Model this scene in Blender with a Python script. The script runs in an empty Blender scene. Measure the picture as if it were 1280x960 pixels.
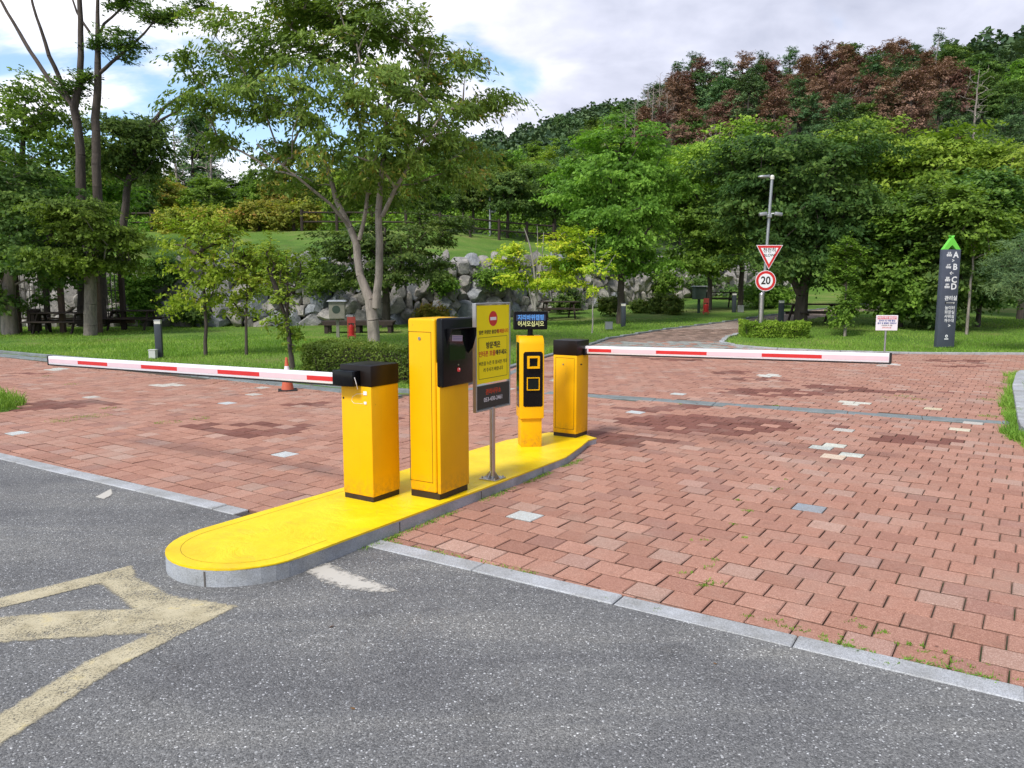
import bpy, bmesh, math, random
import numpy as np
from mathutils import Vector, Matrix, noise as mnoise
R = math.radians
# ------------------------------------------------------------------ camera, world, sun, exposure
sc = bpy.context.scene
COL = sc.collection
PITCH = R(7.2); FPX = 960.0; CAMZ = 1.7
cam_d = bpy.data.cameras.new('camera'); cam = bpy.data.objects.new('camera', cam_d); COL.objects.link(cam)
cam.location = (0, 0, CAMZ); cam.rotation_euler = (R(90)-PITCH, 0, 0)
cam_d.sensor_width = 36; cam_d.lens = 27.0; cam_d.clip_end = 2000; cam_d.clip_start = 0.05
sc.camera = cam
SUN_EL = 50; SUN_AZ = 215          # azimuth clockwise from +Y: behind the camera on the left
world = bpy.data.worlds.new('World'); sc.world = world; world.use_nodes = True
def build_world():
    nt = world.node_tree; N = nt.nodes; L = nt.links; N.clear()
    out = N.new('ShaderNodeOutputWorld'); sky = N.new('ShaderNodeTexSky'); sky.sky_type = 'NISHITA'; sky.sun_disc = False
    sky.sun_elevation = R(SUN_EL); sky.sun_rotation = R(SUN_AZ); sky.air_density = 1.0; sky.dust_density = .6; sky.ozone_density = 2.0
    bg1 = N.new('ShaderNodeBackground'); bg1.inputs[1].default_value = .14; L.new(sky.outputs[0], bg1.inputs[0])
    tc = N.new('ShaderNodeTexCoord'); sep = N.new('ShaderNodeSeparateXYZ'); L.new(tc.outputs['Generated'], sep.inputs[0])
    def m(op, a, b=None, c=None):
        n = N.new('ShaderNodeMath'); n.operation = op
        for i, v in enumerate((a, b, c)):
            if v is None: continue
            if isinstance(v, (int, float)): n.inputs[i].default_value = v
            else: L.new(v, n.inputs[i])
        return n.outputs[0]
    zc = m('MAXIMUM', sep.outputs[2], 0.0); zz = m('ADD', zc, .25)
    cmb = N.new('ShaderNodeCombineXYZ'); L.new(m('DIVIDE', sep.outputs[0], zz), cmb.inputs[0]); L.new(m('DIVIDE', sep.outputs[1], zz), cmb.inputs[1])
    def noi(scale, det, off, dist=0.0, rough=.55):
        mp = N.new('ShaderNodeMapping'); mp.inputs['Location'].default_value = off; L.new(cmb.outputs[0], mp.inputs[0])
        n = N.new('ShaderNodeTexNoise'); n.inputs['Scale'].default_value = scale; n.inputs['Detail'].default_value = det
        n.inputs['Roughness'].default_value = rough; n.inputs['Distortion'].default_value = dist
        L.new(mp.outputs[0], n.inputs[0]); return n.outputs[0]
    n1 = noi(1.6, 7, (3.3, 1.9, 0), .5, .5); n2 = noi(1.1, 5, (7.3, 2.2, 0), .2); n3 = noi(3.5, 6, (1.3, 9.2, 0), .3)
    # azimuth: grey overcast deck towards the right and high, broken on the left
    az = m('DIVIDE', sep.outputs[0], m('MAXIMUM', sep.outputs[1], .05))
    azc = N.new('ShaderNodeClamp'); L.new(az, azc.inputs[0]); azc.inputs[1].default_value = -1; azc.inputs[2].default_value = 1
    cov = m('ADD', m('ADD', n1, .012), m('MULTIPLY', m('MAXIMUM', azc.outputs[0], -.22), .40))
    mask = N.new('ShaderNodeMapRange'); mask.interpolation_type = 'SMOOTHERSTEP'; L.new(cov, mask.inputs[0])
    mask.inputs[1].default_value = .37; mask.inputs[2].default_value = .50
    # cloud colour
    g = m('ADD', m('MULTIPLY', n2, 1.0), m('MULTIPLY', azc.outputs[0], .34)); g = m('ADD', g, m('MULTIPLY', m('SUBTRACT', zc, .1), .35)); g = m('ADD', g, m('MULTIPLY', m('SUBTRACT', n3, .5), .5))
    cr = N.new('ShaderNodeValToRGB'); L.new(g, cr.inputs[0])
    cr.color_ramp.elements[0].position = .42; cr.color_ramp.elements[0].color = (1.0, 1.0, 1.06, 1)
    cr.color_ramp.elements[1].position = .86; cr.color_ramp.elements[1].color = (.33, .36, .47, 1)
    e = cr.color_ramp.elements.new(.62); e.color = (.62, .64, .76, 1)
    bg2 = N.new('ShaderNodeBackground'); bg2.inputs[1].default_value = .82; L.new(cr.outputs[0], bg2.inputs[0])
    mx = N.new('ShaderNodeMixShader'); L.new(mask.outputs[0], mx.inputs[0]); L.new(bg1.outputs[0], mx.inputs[1]); L.new(bg2.outputs[0], mx.inputs[2])
    L.new(mx.outputs[0], out.inputs[0])
build_world()
sd = bpy.data.lights.new('sun', 'SUN'); sd.energy = 2.1; sd.angle = R(11); sd.color = (1, .96, .9)
so = bpy.data.objects.new('sun', sd); COL.objects.link(so)
so.rotation_euler = (R(90-SUN_EL), 0, R(180-SUN_AZ))
sc.view_settings.view_transform = 'Standard'; sc.view_settings.look = 'None'; sc.view_settings.gamma = 1; sc.view_settings.exposure = 0.75
sc.view_settings.use_curve_mapping = False
sc.cycles.max_bounces = 6; sc.cycles.diffuse_bounces = 3; sc.cycles.glossy_bounces = 3; sc.cycles.transmission_bounces = 3; sc.cycles.transparent_max_bounces = 6
sc.cycles.use_denoising = True; sc.cycles.use_adaptive_sampling = True

# ------------------------------------------------------------------ helpers
def PX(px, py, Y):
    """world point seen at photo pixel (px,py) that lies at world y = Y (used only to survey real positions)"""
    u = (px-640)/FPX; v = -(py-480)/FPX
    ry = math.cos(PITCH)+v*math.sin(PITCH); rz = -math.sin(PITCH)+v*math.cos(PITCH)
    return Vector((u/ry*Y, Y, CAMZ+rz/ry*Y))
def tag(o, label=None, cat=None, group=None, kind=None):
    if label: o['label'] = label
    if cat: o['category'] = cat
    if group: o['group'] = group
    if kind: o['kind'] = kind
    return o
def empty(name, loc, rz=0, label=None, cat=None, group=None):
    o = bpy.data.objects.new(name, None); COL.objects.link(o); o.location = loc; o.rotation_euler = (0, 0, rz); o.empty_display_size = .2
    return tag(o, label, cat, group)
def link(name, me, mats, parent=None, loc=(0, 0, 0), rot=(0, 0, 0)):
    o = bpy.data.objects.new(name, me); COL.objects.link(o); o.location = loc; o.rotation_euler = rot
    if mats is not None and not me.materials:
        for m_ in (mats if isinstance(mats, (list, tuple)) else [mats]): me.materials.append(m_)
    if parent: o.parent = parent
    return o
def copy_tree(o, parent=None):
    c = o.copy(); COL.objects.link(c); c.parent = parent
    for ch in list(o.children): copy_tree(ch, c)
    return c
class MB:
    """collects pieces for one mesh"""
    def __init__(s): s.bm = bmesh.new()
    def box(s, c, d, bev=0, rz=0, rx=0, ry=0, seg=2, taper=None):
        r = bmesh.ops.create_cube(s.bm, size=1); vs = r['verts']
        for v in vs:
            if taper and v.co.z > 0: v.co.x *= taper[0]; v.co.y *= taper[1]
            v.co = Vector((v.co.x*d[0], v.co.y*d[1], v.co.z*d[2]))
        if bev:
            es = list({e for v in vs for e in v.link_edges})
            rr = bmesh.ops.bevel(s.bm, geom=es, offset=bev, segments=seg, affect='EDGES', profile=.5)
            vs = list({v for v in rr['verts']} | {v for f in rr['faces'] for v in f.verts} | {v for v in vs if v.is_valid})
            allv = set(vs); st = list(vs)
            while st:
                v = st.pop()
                for e in v.link_edges:
                    w = e.other_vert(v)
                    if w not in allv: allv.add(w); st.append(w)
            vs = list(allv)
        M = Matrix.Translation(c) @ Matrix.Rotation(rz, 4, 'Z') @ Matrix.Rotation(ry, 4, 'Y') @ Matrix.Rotation(rx, 4, 'X')
        for v in vs: v.co = M @ v.co
        return s
    def tube(s, p0, p1, r0, r1=None, n=12, caps=True):
        p0 = Vector(p0); p1 = Vector(p1); r1 = r0 if r1 is None else r1
        d = (p1-p0); q = d.to_track_quat('Z', 'Y').to_matrix()
        a = []; b = []
        for i in range(n):
            t = 2*math.pi*i/n; w = q @ Vector((math.cos(t), math.sin(t), 0))
            a.append(s.bm.verts.new(p0+w*r0)); b.append(s.bm.verts.new(p1+w*r1))
        for i in range(n): s.bm.faces.new((a[i], a[(i+1) % n], b[(i+1) % n], b[i]))
        if caps: s.bm.faces.new(a[::-1]); s.bm.faces.new(b)
        return s
    def prism(s, pts, z0, z1, M=None, bev=0):
        """pts: outline in xy, extruded z0..z1, then transformed"""
        M = M or Matrix.Identity(4)
        a = [s.bm.verts.new(M @ Vector((p[0], p[1], z0))) for p in pts]; b = [s.bm.verts.new(M @ Vector((p[0], p[1], z1))) for p in pts]
        n = len(pts); fs = []
        for i in range(n): fs.append(s.bm.faces.new((a[i], a[(i+1) % n], b[(i+1) % n], b[i])))
        fb = s.bm.faces.new(a[::-1]); ft = s.bm.faces.new(b)
        if bev: bmesh.ops.bevel(s.bm, geom=list(ft.edges)+list(fb.edges), offset=bev, segments=2, affect='EDGES', profile=.5)
        return s
    def ball(s, c, r, sub=2, sc_=(1, 1, 1)):
        bmesh.ops.create_icosphere(s.bm, subdivisions=sub, radius=r, matrix=Matrix.Translation(c) @ Matrix.Diagonal((*sc_, 1)))
        return s
    def build(s, name, mat, parent=None, loc=(0, 0, 0), rz=0, smooth=False, rot=None):
        bmesh.ops.recalc_face_normals(s.bm, faces=s.bm.faces)
        me = bpy.data.meshes.new(name); s.bm.to_mesh(me); s.bm.free()
        if smooth:
            me.shade_smooth()
            try: me.set_sharp_from_angle(angle=R(40))
            except Exception: pass
        return link(name, me, mat, parent, loc, rot or (0, 0, rz))
def npmesh(name, V, F, attrs=None, smooth=False):
    V = np.asarray(V, np.float32); F = np.asarray(F, np.int32); k = F.shape[1]
    me = bpy.data.meshes.new(name); me.vertices.add(len(V)); me.vertices.foreach_set('co', V.ravel())
    me.loops.add(F.size); me.loops.foreach_set('vertex_index', F.ravel())
    me.polygons.add(len(F)); me.polygons.foreach_set('loop_start', np.arange(0, F.size, k, dtype=np.int32))
    try: me.polygons.foreach_set('loop_total', np.full(len(F), k, np.int32))
    except Exception: pass
    me.polygons.foreach_set('use_smooth', np.full(len(F), smooth, bool))
    for a, (dom, arr) in (attrs or {}).items():
        arr = np.asarray(arr, np.float32)
        if arr.ndim == 1: at = me.attributes.new(a, 'FLOAT', dom); at.data.foreach_set('value', arr)
        else: at = me.attributes.new(a, 'FLOAT_COLOR', dom); at.data.foreach_set('color', arr.ravel())
    me.update(calc_edges=True); return me
def text_mesh(txt, size, bold=0.0, align='CENTER', ext=.0008, sx=1.0):
    cu = bpy.data.curves.new('t', 'FONT'); cu.body = txt; cu.size = size; cu.align_x = align; cu.align_y = 'CENTER'; cu.offset = bold; cu.extrude = ext; cu.resolution_u = 3
    o = bpy.data.objects.new('t', cu); COL.objects.link(o)
    dg = bpy.context.evaluated_depsgraph_get(); me = bpy.data.meshes.new_from_object(o.evaluated_get(dg))
    bpy.data.objects.remove(o)
    if sx != 1.0:
        for v in me.vertices: v.co.x *= sx
    me.materials.clear(); return me
def letter(txt, size, mat, parent, loc, rot, bold=0.0, sx=1.0, name='lettering', align='CENTER'):
    return link(name, text_mesh(txt, size, bold, align, sx=sx), mat, parent, loc, rot)

# ------------------------------------------------------------------ materials
def mat(name):
    m = bpy.data.materials.new(name); m.use_nodes = True; nt = m.node_tree
    return m, nt, nt.nodes, nt.links, nt.nodes['Principled BSDF']
def rgb(c): return (c[0], c[1], c[2], 1)
def ramp(N, L, src, stops):
    r = N.new('ShaderNodeValToRGB'); L.new(src, r.inputs[0]); el = r.color_ramp.elements
    el[0].position, el[0].color = stops[0][0], rgb(stops[0][1]); el[1].position, el[1].color = stops[-1][0], rgb(stops[-1][1])
    for p, c in stops[1:-1]: e = el.new(p); e.color = rgb(c)
    return r.outputs[0]
def tnoise(N, L, scale, det=4, rough=.5, co=None, dist=0, out=0):
    n = N.new('ShaderNodeTexNoise'); n.inputs['Scale'].default_value = scale; n.inputs['Detail'].default_value = det; n.inputs['Roughness'].default_value = rough; n.inputs['Distortion'].default_value = dist
    if co is not None: L.new(co, n.inputs['Vector'])
    return n.outputs[out]
def coords(N, kind='Object'): return N.new('ShaderNodeTexCoord').outputs[kind]
def worldco(N): return N.new('ShaderNodeNewGeometry').outputs['Position']
def bump(N, L, b, h, st=.3, dist=.01):
    n = N.new('ShaderNodeBump'); n.inputs['Strength'].default_value = st; n.inputs['Distance'].default_value = dist; L.new(h, n.inputs['Height']); L.new(n.outputs[0], b.inputs['Normal']); return n
def mixc(N, L, f, a, b, mode='MIX'):
    n = N.new('ShaderNodeMix'); n.data_type = 'RGBA'; n.blend_type = mode
    if isinstance(f, (int, float)): n.inputs[0].default_value = f
    else: L.new(f, n.inputs[0])
    for i, v in ((6, a), (7, b)):
        if isinstance(v, tuple): n.inputs[i].default_value = rgb(v)
        else: L.new(v, n.inputs[i])
    return n.outputs[2]
def mth(N, L, op, a, b=0.0, clamp=False):
    n = N.new('ShaderNodeMath'); n.operation = op; n.use_clamp = clamp
    for i, v in ((0, a), (1, b)):
        if isinstance(v, (int, float)): n.inputs[i].default_value = v
        else: L.new(v, n.inputs[i])
    return n.outputs[0]
def paint(name, c, rough=.4, var=.12, dirt=.15, metal=0, scale=6, spec=.35, bmp=.05):
    m, nt, N, L, b = mat(name); co = coords(N)
    n = tnoise(N, L, scale, 6, .6, co)
    dark = tuple(x*(1-var) for x in c); lite = tuple(min(1, x*(1+var*.5)) for x in c)
    col = ramp(N, L, n, [(.3, dark), (.7, lite)])
    if dirt:
        n2 = tnoise(N, L, scale*4, 8, .7, co, .5); f = N.new('ShaderNodeMapRange'); f.inputs[1].default_value = .58; f.inputs[2].default_value = .8; f.inputs[4].default_value = dirt; L.new(n2, f.inputs[0])
        col = mixc(N, L, f.outputs[0], col, (.10, .085, .06))
    if 'cabinet' in name:
        mp = N.new('ShaderNodeMapping'); mp.inputs['Scale'].default_value = (26, 26, 1.3); L.new(co, mp.inputs[0])
        fs = N.new('ShaderNodeMapRange'); fs.inputs[1].default_value = .52; fs.inputs[2].default_value = .85; fs.inputs[4].default_value = .30; L.new(tnoise(N, L, 1.0, 7, .65, mp.outputs[0]), fs.inputs[0])
        col = mixc(N, L, fs.outputs[0], col, (.52, .30, .03))
        ng = N.new('ShaderNodeSeparateXYZ'); L.new(co, ng.inputs[0]); gz = N.new('ShaderNodeMapRange'); gz.inputs[1].default_value = .04; gz.inputs[2].default_value = .20; gz.inputs[3].default_value = .55; gz.inputs[4].default_value = 0; L.new(ng.outputs[2], gz.inputs[0])
        n5 = tnoise(N, L, 22, 8, .75, co); f5 = N.new('ShaderNodeMapRange'); f5.inputs[1].default_value = .42; f5.inputs[2].default_value = .66; L.new(n5, f5.inputs[0])
        col = mixc(N, L, mth(N, L, 'MULTIPLY', gz.outputs[0], f5.outputs[0]), col, (.16, .11, .05))
        n6 = tnoise(N, L, 60, 3, .5, co); f6 = N.new('ShaderNodeMapRange'); f6.inputs[1].default_value = .72; f6.inputs[2].default_value = .76; f6.inputs[4].default_value = .7; L.new(n6, f6.inputs[0])
        col = mixc(N, L, f6.outputs[0], col, (.18, .09, .03))
    L.new(col, b.inputs['Base Color']); b.inputs['Metallic'].default_value = metal; b.inputs['Specular IOR Level'].default_value = spec
    rr = N.new('ShaderNodeMapRange'); L.new(n, rr.inputs[0]); rr.inputs[3].default_value = rough*.8; rr.inputs[4].default_value = min(1, rough*1.25); L.new(rr.outputs[0], b.inputs['Roughness'])
    if bmp: bump(N, L, b, tnoise(N, L, scale*8, 4, .6, co), bmp, .003)
    return m
M = {}
M['cab_yellow'] = paint('cabinet_yellow', (.84, .44, .002), .40, .04, .06, spec=.2)
M['black'] = paint('black_plastic', (.006, .006, .007), .22, .3, .03, spec=.22)
M['cap'] = paint('dark_brown_cap', (.012, .0075, .006), .34, .3, .05, spec=.25)
M['plinth'] = paint('plinth', (.035, .022, .015), .6, .3, .4)
M['steel'] = paint('stainless', (.52, .50, .47), .28, .15, .1, 1.0)
M['galv'] = paint('galvanised', (.42, .43, .43), .45, .15, .12, .8)
M['white'] = paint('white_paint', (.80, .76, .77), .4, .05, .08)
M['red'] = paint('red_paint', (.62, .03, .028), .4, .1, .05)
M['rubber'] = paint('black_rubber', (.02, .02, .02), .7, .2, .2)
M['glass'] = paint('dark_screen', (.006, .010, .008), .06, .1, 0)
M['sign_yellow'] = paint('sign_yellow', (.95, .82, .008), .42, .03, .02, spec=.2)
M['ink'] = paint('black_ink', (.03, .025, .02), .6, .1, 0)
M['ink_red'] = paint('red_ink', (.60, .07, .02), .6, .1, 0)
M['ink_blue'] = paint('blue_ink', (.06, .09, .32), .6, .1, 0)
M['ink_white'] = paint('white_letters', (.82, .82, .82), .6, .05, 0)
M['dk_panel'] = paint('dark_panel', (.035, .038, .034), .5, .2, .1)
M['slate'] = paint('slate_grey_panel', (.075, .085, .115), .55, .08, .08)
M['lime'] = paint('lime_green_panel', (.17, .62, .07), .5, .05, .05)
M['bollard'] = paint('bollard_grey', (.045, .055, .065), .5, .1, .1)
M['lens'] = paint('bollard_lens', (.72, .70, .62), .3, .05, .05)
M['orange'] = paint('cone_orange', (.55, .12, .06), .5, .1, .15)
M['redbox'] = paint('faded_red', (.58, .10, .08), .5, .2, .15)
M['wood_dk'] = paint('dark_weathered_wood', (.048, .034, .026), .8, .35, .2, scale=9)
M['wood_br'] = paint('brown_weathered_wood', (.12, .08, .055), .8, .3, .2, scale=9)
M['wood_gr'] = paint('grey_weathered_wood', (.19, .17, .15), .8, .3, .2, scale=9)
M['box_tan'] = paint('tan_metal_box', (.26, .25, .20), .6, .15, .2)
M['box_white'] = paint('pale_concrete_box', (.55, .56, .52), .7, .1, .1)
M['green_metal'] = paint('dark_green_metal', (.05, .075, .055), .5, .2, .1)
def emis(name, c, s):
    m, nt, N, L, b = mat(name); b.inputs['Base Color'].default_value = rgb((.02, .02, .02)); b.inputs['Emission Color'].default_value = rgb(c); b.inputs['Emission Strength'].default_value = s; return m
M['led_blue'] = emis('led_blue', (.12, .42, 1), .55); M['led_yellow'] = emis('led_yellow', (.85, .85, .35), .5); M['led_glow'] = emis('led_blue_field', (.0, .05, .25), .18)

def m_island():
    m, nt, N, L, b = mat('island_yellow_paint'); co = worldco(N)
    n = tnoise(N, L, 2.2, 8, .62, co, .4); n2 = tnoise(N, L, 14, 8, .7, co, 1.2)
    col = ramp(N, L, n, [(.28, (.80, .52, .002)), (.5, (.90, .63, .003)), (.72, (.95, .72, .02))])
    f = N.new('ShaderNodeMapRange'); f.inputs[1].default_value = .60; f.inputs[2].default_value = .74; f.inputs[4].default_value = .35; L.new(n2, f.inputs[0])
    col = mixc(N, L, f.outputs[0], col, (.60, .42, .04))
    sc_m = ramp(N, L, tnoise(N, L, 3.6, 9, .72, co, 1.5), [(.0, (0, 0, 0)), (.56, (0, 0, 0)), (.72, (.55, .55, .55))]); sep_ = N.new('ShaderNodeSeparateColor'); L.new(sc_m, sep_.inputs[0])
    col = mixc(N, L, sep_.outputs[0], col, (.50, .36, .06))
    L.new(col, b.inputs['Base Color']); b.inputs['Roughness'].default_value = .42
    h = mth(N, L, 'ADD', mth(N, L, 'MULTIPLY', tnoise(N, L, 3.2, 5, .55, co, .8), 1.0), mth(N, L, 'MULTIPLY', tnoise(N, L, 30, 4, .6, co), .12))
    bump(N, L, b, h, .55, .03); return m
M['island'] = m_island()
def m_granite(name, c=(.42, .43, .44), sp=.16):
    m, nt, N, L, b = mat(name); co = worldco(N)
    v = N.new('ShaderNodeTexVoronoi'); v.inputs['Scale'].default_value = 260; L.new(co, v.inputs[0])
    s = N.new('ShaderNodeSeparateColor'); L.new(v.outputs['Color'], s.inputs[0])
    a = ramp(N, L, s.outputs[0], [(0, tuple(x*(1-sp*2.2) for x in c)), (.5, c), (1, tuple(min(1, x*(1+sp*1.6)) for x in c))])
    n = tnoise(N, L, 3.2, 8, .65, co); st = ramp(N, L, n, [(.35, (.62, .60, .55)), (.62, (1, 1, 1))])
    L.new(mixc(N, L, .85, a, st, 'MULTIPLY'), b.inputs['Base Color']); b.inputs['Roughness'].default_value = .75
    bump(N, L, b, tnoise(N, L, 120, 4, .6, co), .3, .003); return m
M['kerb'] = m_granite('kerb_granite'); M['kerb_dark'] = m_granite('kerb_concrete', (.22, .25, .25), .12)
M['island_side'] = m_granite('island_kerb_stone', (.40, .42, .44), .14)
def m_asphalt():
    m, nt, N, L, b = mat('old_asphalt'); co = worldco(N)
    v = N.new('ShaderNodeTexVoronoi'); v.inputs['Scale'].default_value = 150; L.new(co, v.inputs[0])
    s = N.new('ShaderNodeSeparateColor'); L.new(v.outputs['Color'], s.inputs[0])
    col = ramp(N, L, s.outputs[0], [(0, (.098, .098, .096)), (.35, (.155, .154, .150)), (.75, (.205, .203, .196)), (.95, (.265, .262, .252)), (.98, (.42, .42, .41)), (1, (.68, .68, .67))])
    v2 = N.new('ShaderNodeTexVoronoi'); v2.inputs['Scale'].default_value = 330; L.new(co, v2.inputs[0])
    s2 = N.new('ShaderNodeSeparateColor'); L.new(v2.outputs['Color'], s2.inputs[0])
    c2 = ramp(N, L, s2.outputs[1], [(0, (.6, .6, .6)), (.8, (1.05, 1.05, 1.05)), (1, (1.4, 1.4, 1.4))])
    col = mixc(N, L, .7, col, c2, 'MULTIPLY')
    big = ramp(N, L, tnoise(N, L, .9, 8, .6, co, .6), [(.3, (.80, .80, .82)), (.55, (1, 1, 1)), (.75, (1.22, 1.2, 1.15))])
    col = mixc(N, L, 1, col, big, 'MULTIPLY')
    mpa = N.new('ShaderNodeMapping'); mpa.inputs['Rotation'].default_value = (0, 0, R(32)); mpa.inputs['Scale'].default_value = (.22, 1.6, 1); L.new(co, mpa.inputs[0])
    wl = ramp(N, L, tnoise(N, L, 1.3, 7, .62, mpa.outputs[0], .5), [(.33, (.82, .82, .84)), (.5, (1, 1, 1)), (.66, (1.25, 1.23, 1.18))]); col = mixc(N, L, 1, col, wl, 'MULTIPLY')
    oil = ramp(N, L, tnoise(N, L, 1.9, 4, .5, co, .2), [(.24, (.74, .74, .74)), (.38, (1, 1, 1)), (.9, (1, 1, 1))]); col = mixc(N, L, 1, col, oil, 'MULTIPLY')
    # brown dirt smears
    f = N.new('ShaderNodeMapRange'); f.inputs[1].default_value = .60; f.inputs[2].default_value = .78; f.inputs[4].default_value = .45; L.new(tnoise(N, L, 2.6, 9, .7, co, 1.0), f.inputs[0])
    col = mixc(N, L, f.outputs[0], col, (.17, .14, .11))
    # hairline cracks
    vc = N.new('ShaderNodeTexVoronoi'); vc.feature = 'DISTANCE_TO_EDGE'; vc.inputs['Scale'].default_value = .55
    wob = N.new('ShaderNodeVectorMath'); wob.operation = 'ADD'; L.new(co, wob.inputs[0]); sc2 = N.new('ShaderNodeVectorMath'); sc2.operation = 'SCALE'; sc2.inputs['Scale'].default_value = .5; L.new(tnoise(N, L, 2.4, 6, .65, co, 0, 1), sc2.inputs[0]); L.new(sc2.outputs[0], wob.inputs[1]); L.new(wob.outputs[0], vc.inputs[0])
    fc = N.new('ShaderNodeMapRange'); fc.inputs[1].default_value = .0; fc.inputs[2].default_value = .006; fc.inputs[3].default_value = .55; fc.inputs[4].default_value = 0; L.new(vc.outputs[0], fc.inputs[0])
    gate = N.new('ShaderNodeMapRange'); gate.inputs[1].default_value = .5; gate.inputs[2].default_value = .6; L.new(tnoise(N, L, .7, 2, .5, co), gate.inputs[0])
    col = mixc(N, L, mth(N, L, 'MULTIPLY', fc.outputs[0], gate.outputs[0]), col, (.035, .033, .03))
    L.new(col, b.inputs['Base Color']); b.inputs['Roughness'].default_value = .88; b.inputs['Specular IOR Level'].default_value = .3
    h = mth(N, L, 'ADD', mth(N, L, 'MULTIPLY', v.outputs['Distance'], -1.0), mth(N, L, 'MULTIPLY', tnoise(N, L, 200, 3, .6, co), .5))
    bump(N, L, b, h, .6, .005); return m
M['asphalt'] = m_asphalt()
def m_brick():
    m, nt, N, L, b = mat('clay_paver'); co = worldco(N)
    at = N.new('ShaderNodeAttribute'); at.attribute_name = 'pcol'
    v = N.new('ShaderNodeTexVoronoi'); v.inputs['Scale'].default_value = 230; L.new(co, v.inputs[0]); s = N.new('ShaderNodeSeparateColor'); L.new(v.outputs['Color'], s.inputs[0])
    sp = ramp(N, L, s.outputs[0], [(0, (.70, .68, .66)), (.5, (1, 1, 1)), (.8, (1.15, 1.25, 1.3)), (1, (1.5, 1.75, 1.85))])
    col = mixc(N, L, .8, at.outputs['Color'], sp, 'MULTIPLY')
    # dusty and worn areas
    n = tnoise(N, L, 1.1, 7, .65, co, .5); f = N.new('ShaderNodeMapRange'); f.inputs[1].default_value = .50; f.inputs[2].default_value = .72; f.inputs[4].default_value = .38; L.new(n, f.inputs[0])
    col = mixc(N, L, f.outputs[0], col, (.40, .31, .25))
    n3 = tnoise(N, L, 5.5, 8, .7, co, .3); f3 = N.new('ShaderNodeMapRange'); f3.inputs[1].default_value = .57; f3.inputs[2].default_value = .75; f3.inputs[4].default_value = .4; L.new(n3, f3.inputs[0])
    col = mixc(N, L, f3.outputs[0], col, (.14, .085, .06))
    L.new(col, b.inputs['Base Color']); b.inputs['Roughness'].default_value = .85; b.inputs['Specular IOR Level'].default_value = .25
    bump(N, L, b, tnoise(N, L, 160, 5, .7, co), .45, .004); return m
M['brick'] = m_brick()
def m_dirt():
    m, nt, N, L, b = mat('joint_sand_and_moss'); co = worldco(N)
    n = tnoise(N, L, 1.4, 8, .7, co, .3)
    col = ramp(N, L, n, [(.3, (.055, .042, .030)), (.5, (.095, .07, .048)), (.60, (.045, .065, .02)), (.72, (.06, .10, .022))])
    L.new(col, b.inputs['Base Color']); b.inputs['Roughness'].default_value = 1; bump(N, L, b, tnoise(N, L, 60, 5, .7, co), .6, .01); return m
M['dirt'] = m_dirt()
def m_lawn():
    m, nt, N, L, b = mat('lawn_grass'); co = worldco(N)
    n = tnoise(N, L, .35, 6, .6, co, .4); n2 = tnoise(N, L, 18, 6, .75, co)
    c1 = ramp(N, L, n, [(.32, (.075, .155, .024)), (.5, (.12, .21, .035)), (.68, (.22, .235, .075))])
    c2 = ramp(N, L, n2, [(.3, (.5, .5, .5)), (.5, (1, 1, 1)), (.72, (1.5, 1.45, 1.3))])
    col = mixc(N, L, .9, c1, c2, 'MULTIPLY')
    n3 = tnoise(N, L, 1.1, 8, .7, co, .5); f3 = N.new('ShaderNodeMapRange'); f3.inputs[1].default_value = .56; f3.inputs[2].default_value = .72; f3.inputs[4].default_value = .6; L.new(n3, f3.inputs[0])
    col = mixc(N, L, f3.outputs[0], col, (.20, .17, .07))
    L.new(col, b.inputs['Base Color']); b.inputs['Roughness'].default_value = .95; b.inputs['Specular IOR Level'].default_value = .15
    bump(N, L, b, tnoise(N, L, 45, 5, .7, co), .8, .03); return m
M['lawn'] = m_lawn()
def m_forestfloor():
    m, nt, N, L, b = mat('forest_floor'); co = worldco(N)
    n = tnoise(N, L, .5, 8, .7, co)
    col = ramp(N, L, n, [(.35, (.04, .07, .02)), (.55, (.07, .13, .03)), (.7, (.11, .10, .05))])
    L.new(col, b.inputs['Base Color']); b.inputs['Roughness'].default_value = 1; bump(N, L, b, tnoise(N, L, 6, 6, .8, co), 1, .3); return m
M['floor'] = m_forestfloor()
def m_leaf(name, dark, mid, lite, acc=None, trans=.36, rough=.55):
    m, nt, N, L, b = mat(name)
    a = N.new('ShaderNodeAttribute'); a.attribute_name = 'rnd'; a2 = N.new('ShaderNodeAttribute'); a2.attribute_name = 'cl'
    oi = N.new('ShaderNodeObjectInfo')
    f = mth(N, L, 'ADD', mth(N, L, 'MULTIPLY', a.outputs['Fac'], .5), mth(N, L, 'MULTIPLY', a2.outputs['Fac'], .5))
    st = [(.12, dark), (.5, mid), (.85, lite)]
    if acc: st.append((.97, acc))
    col = ramp(N, L, f, st)
    hv = N.new('ShaderNodeHueSaturation'); L.new(col, hv.inputs['Color'])
    L.new(mth(N, L, 'ADD', mth(N, L, 'MULTIPLY', oi.outputs['Random'], .028), .476), hv.inputs['Hue'])
    L.new(mth(N, L, 'ADD', mth(N, L, 'MULTIPLY', oi.outputs['Random'], .45), .8), hv.inputs['Value'])
    L.new(hv.outputs[0], b.inputs['Base Color']); b.inputs['Roughness'].default_value = rough; b.inputs['Specular IOR Level'].default_value = .12
    tr = N.new('ShaderNodeBsdfTranslucent'); L.new(mixc(N, L, 1, hv.outputs[0], (1.25, 1.35, .6), 'MULTIPLY'), tr.inputs[0])
    mx = N.new('ShaderNodeMixShader'); mx.inputs[0].default_value = trans; L.new(b.outputs[0], mx.inputs[1]); L.new(tr.outputs[0], mx.inputs[2])
    L.new(mx.outputs[0], N['Material Output'].inputs[0]); return m
M['lf_main'] = m_leaf('leaves_olive_green', (.075, .125, .028), (.13, .205, .038), (.215, .30, .06), (.33, .21, .05))
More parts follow.
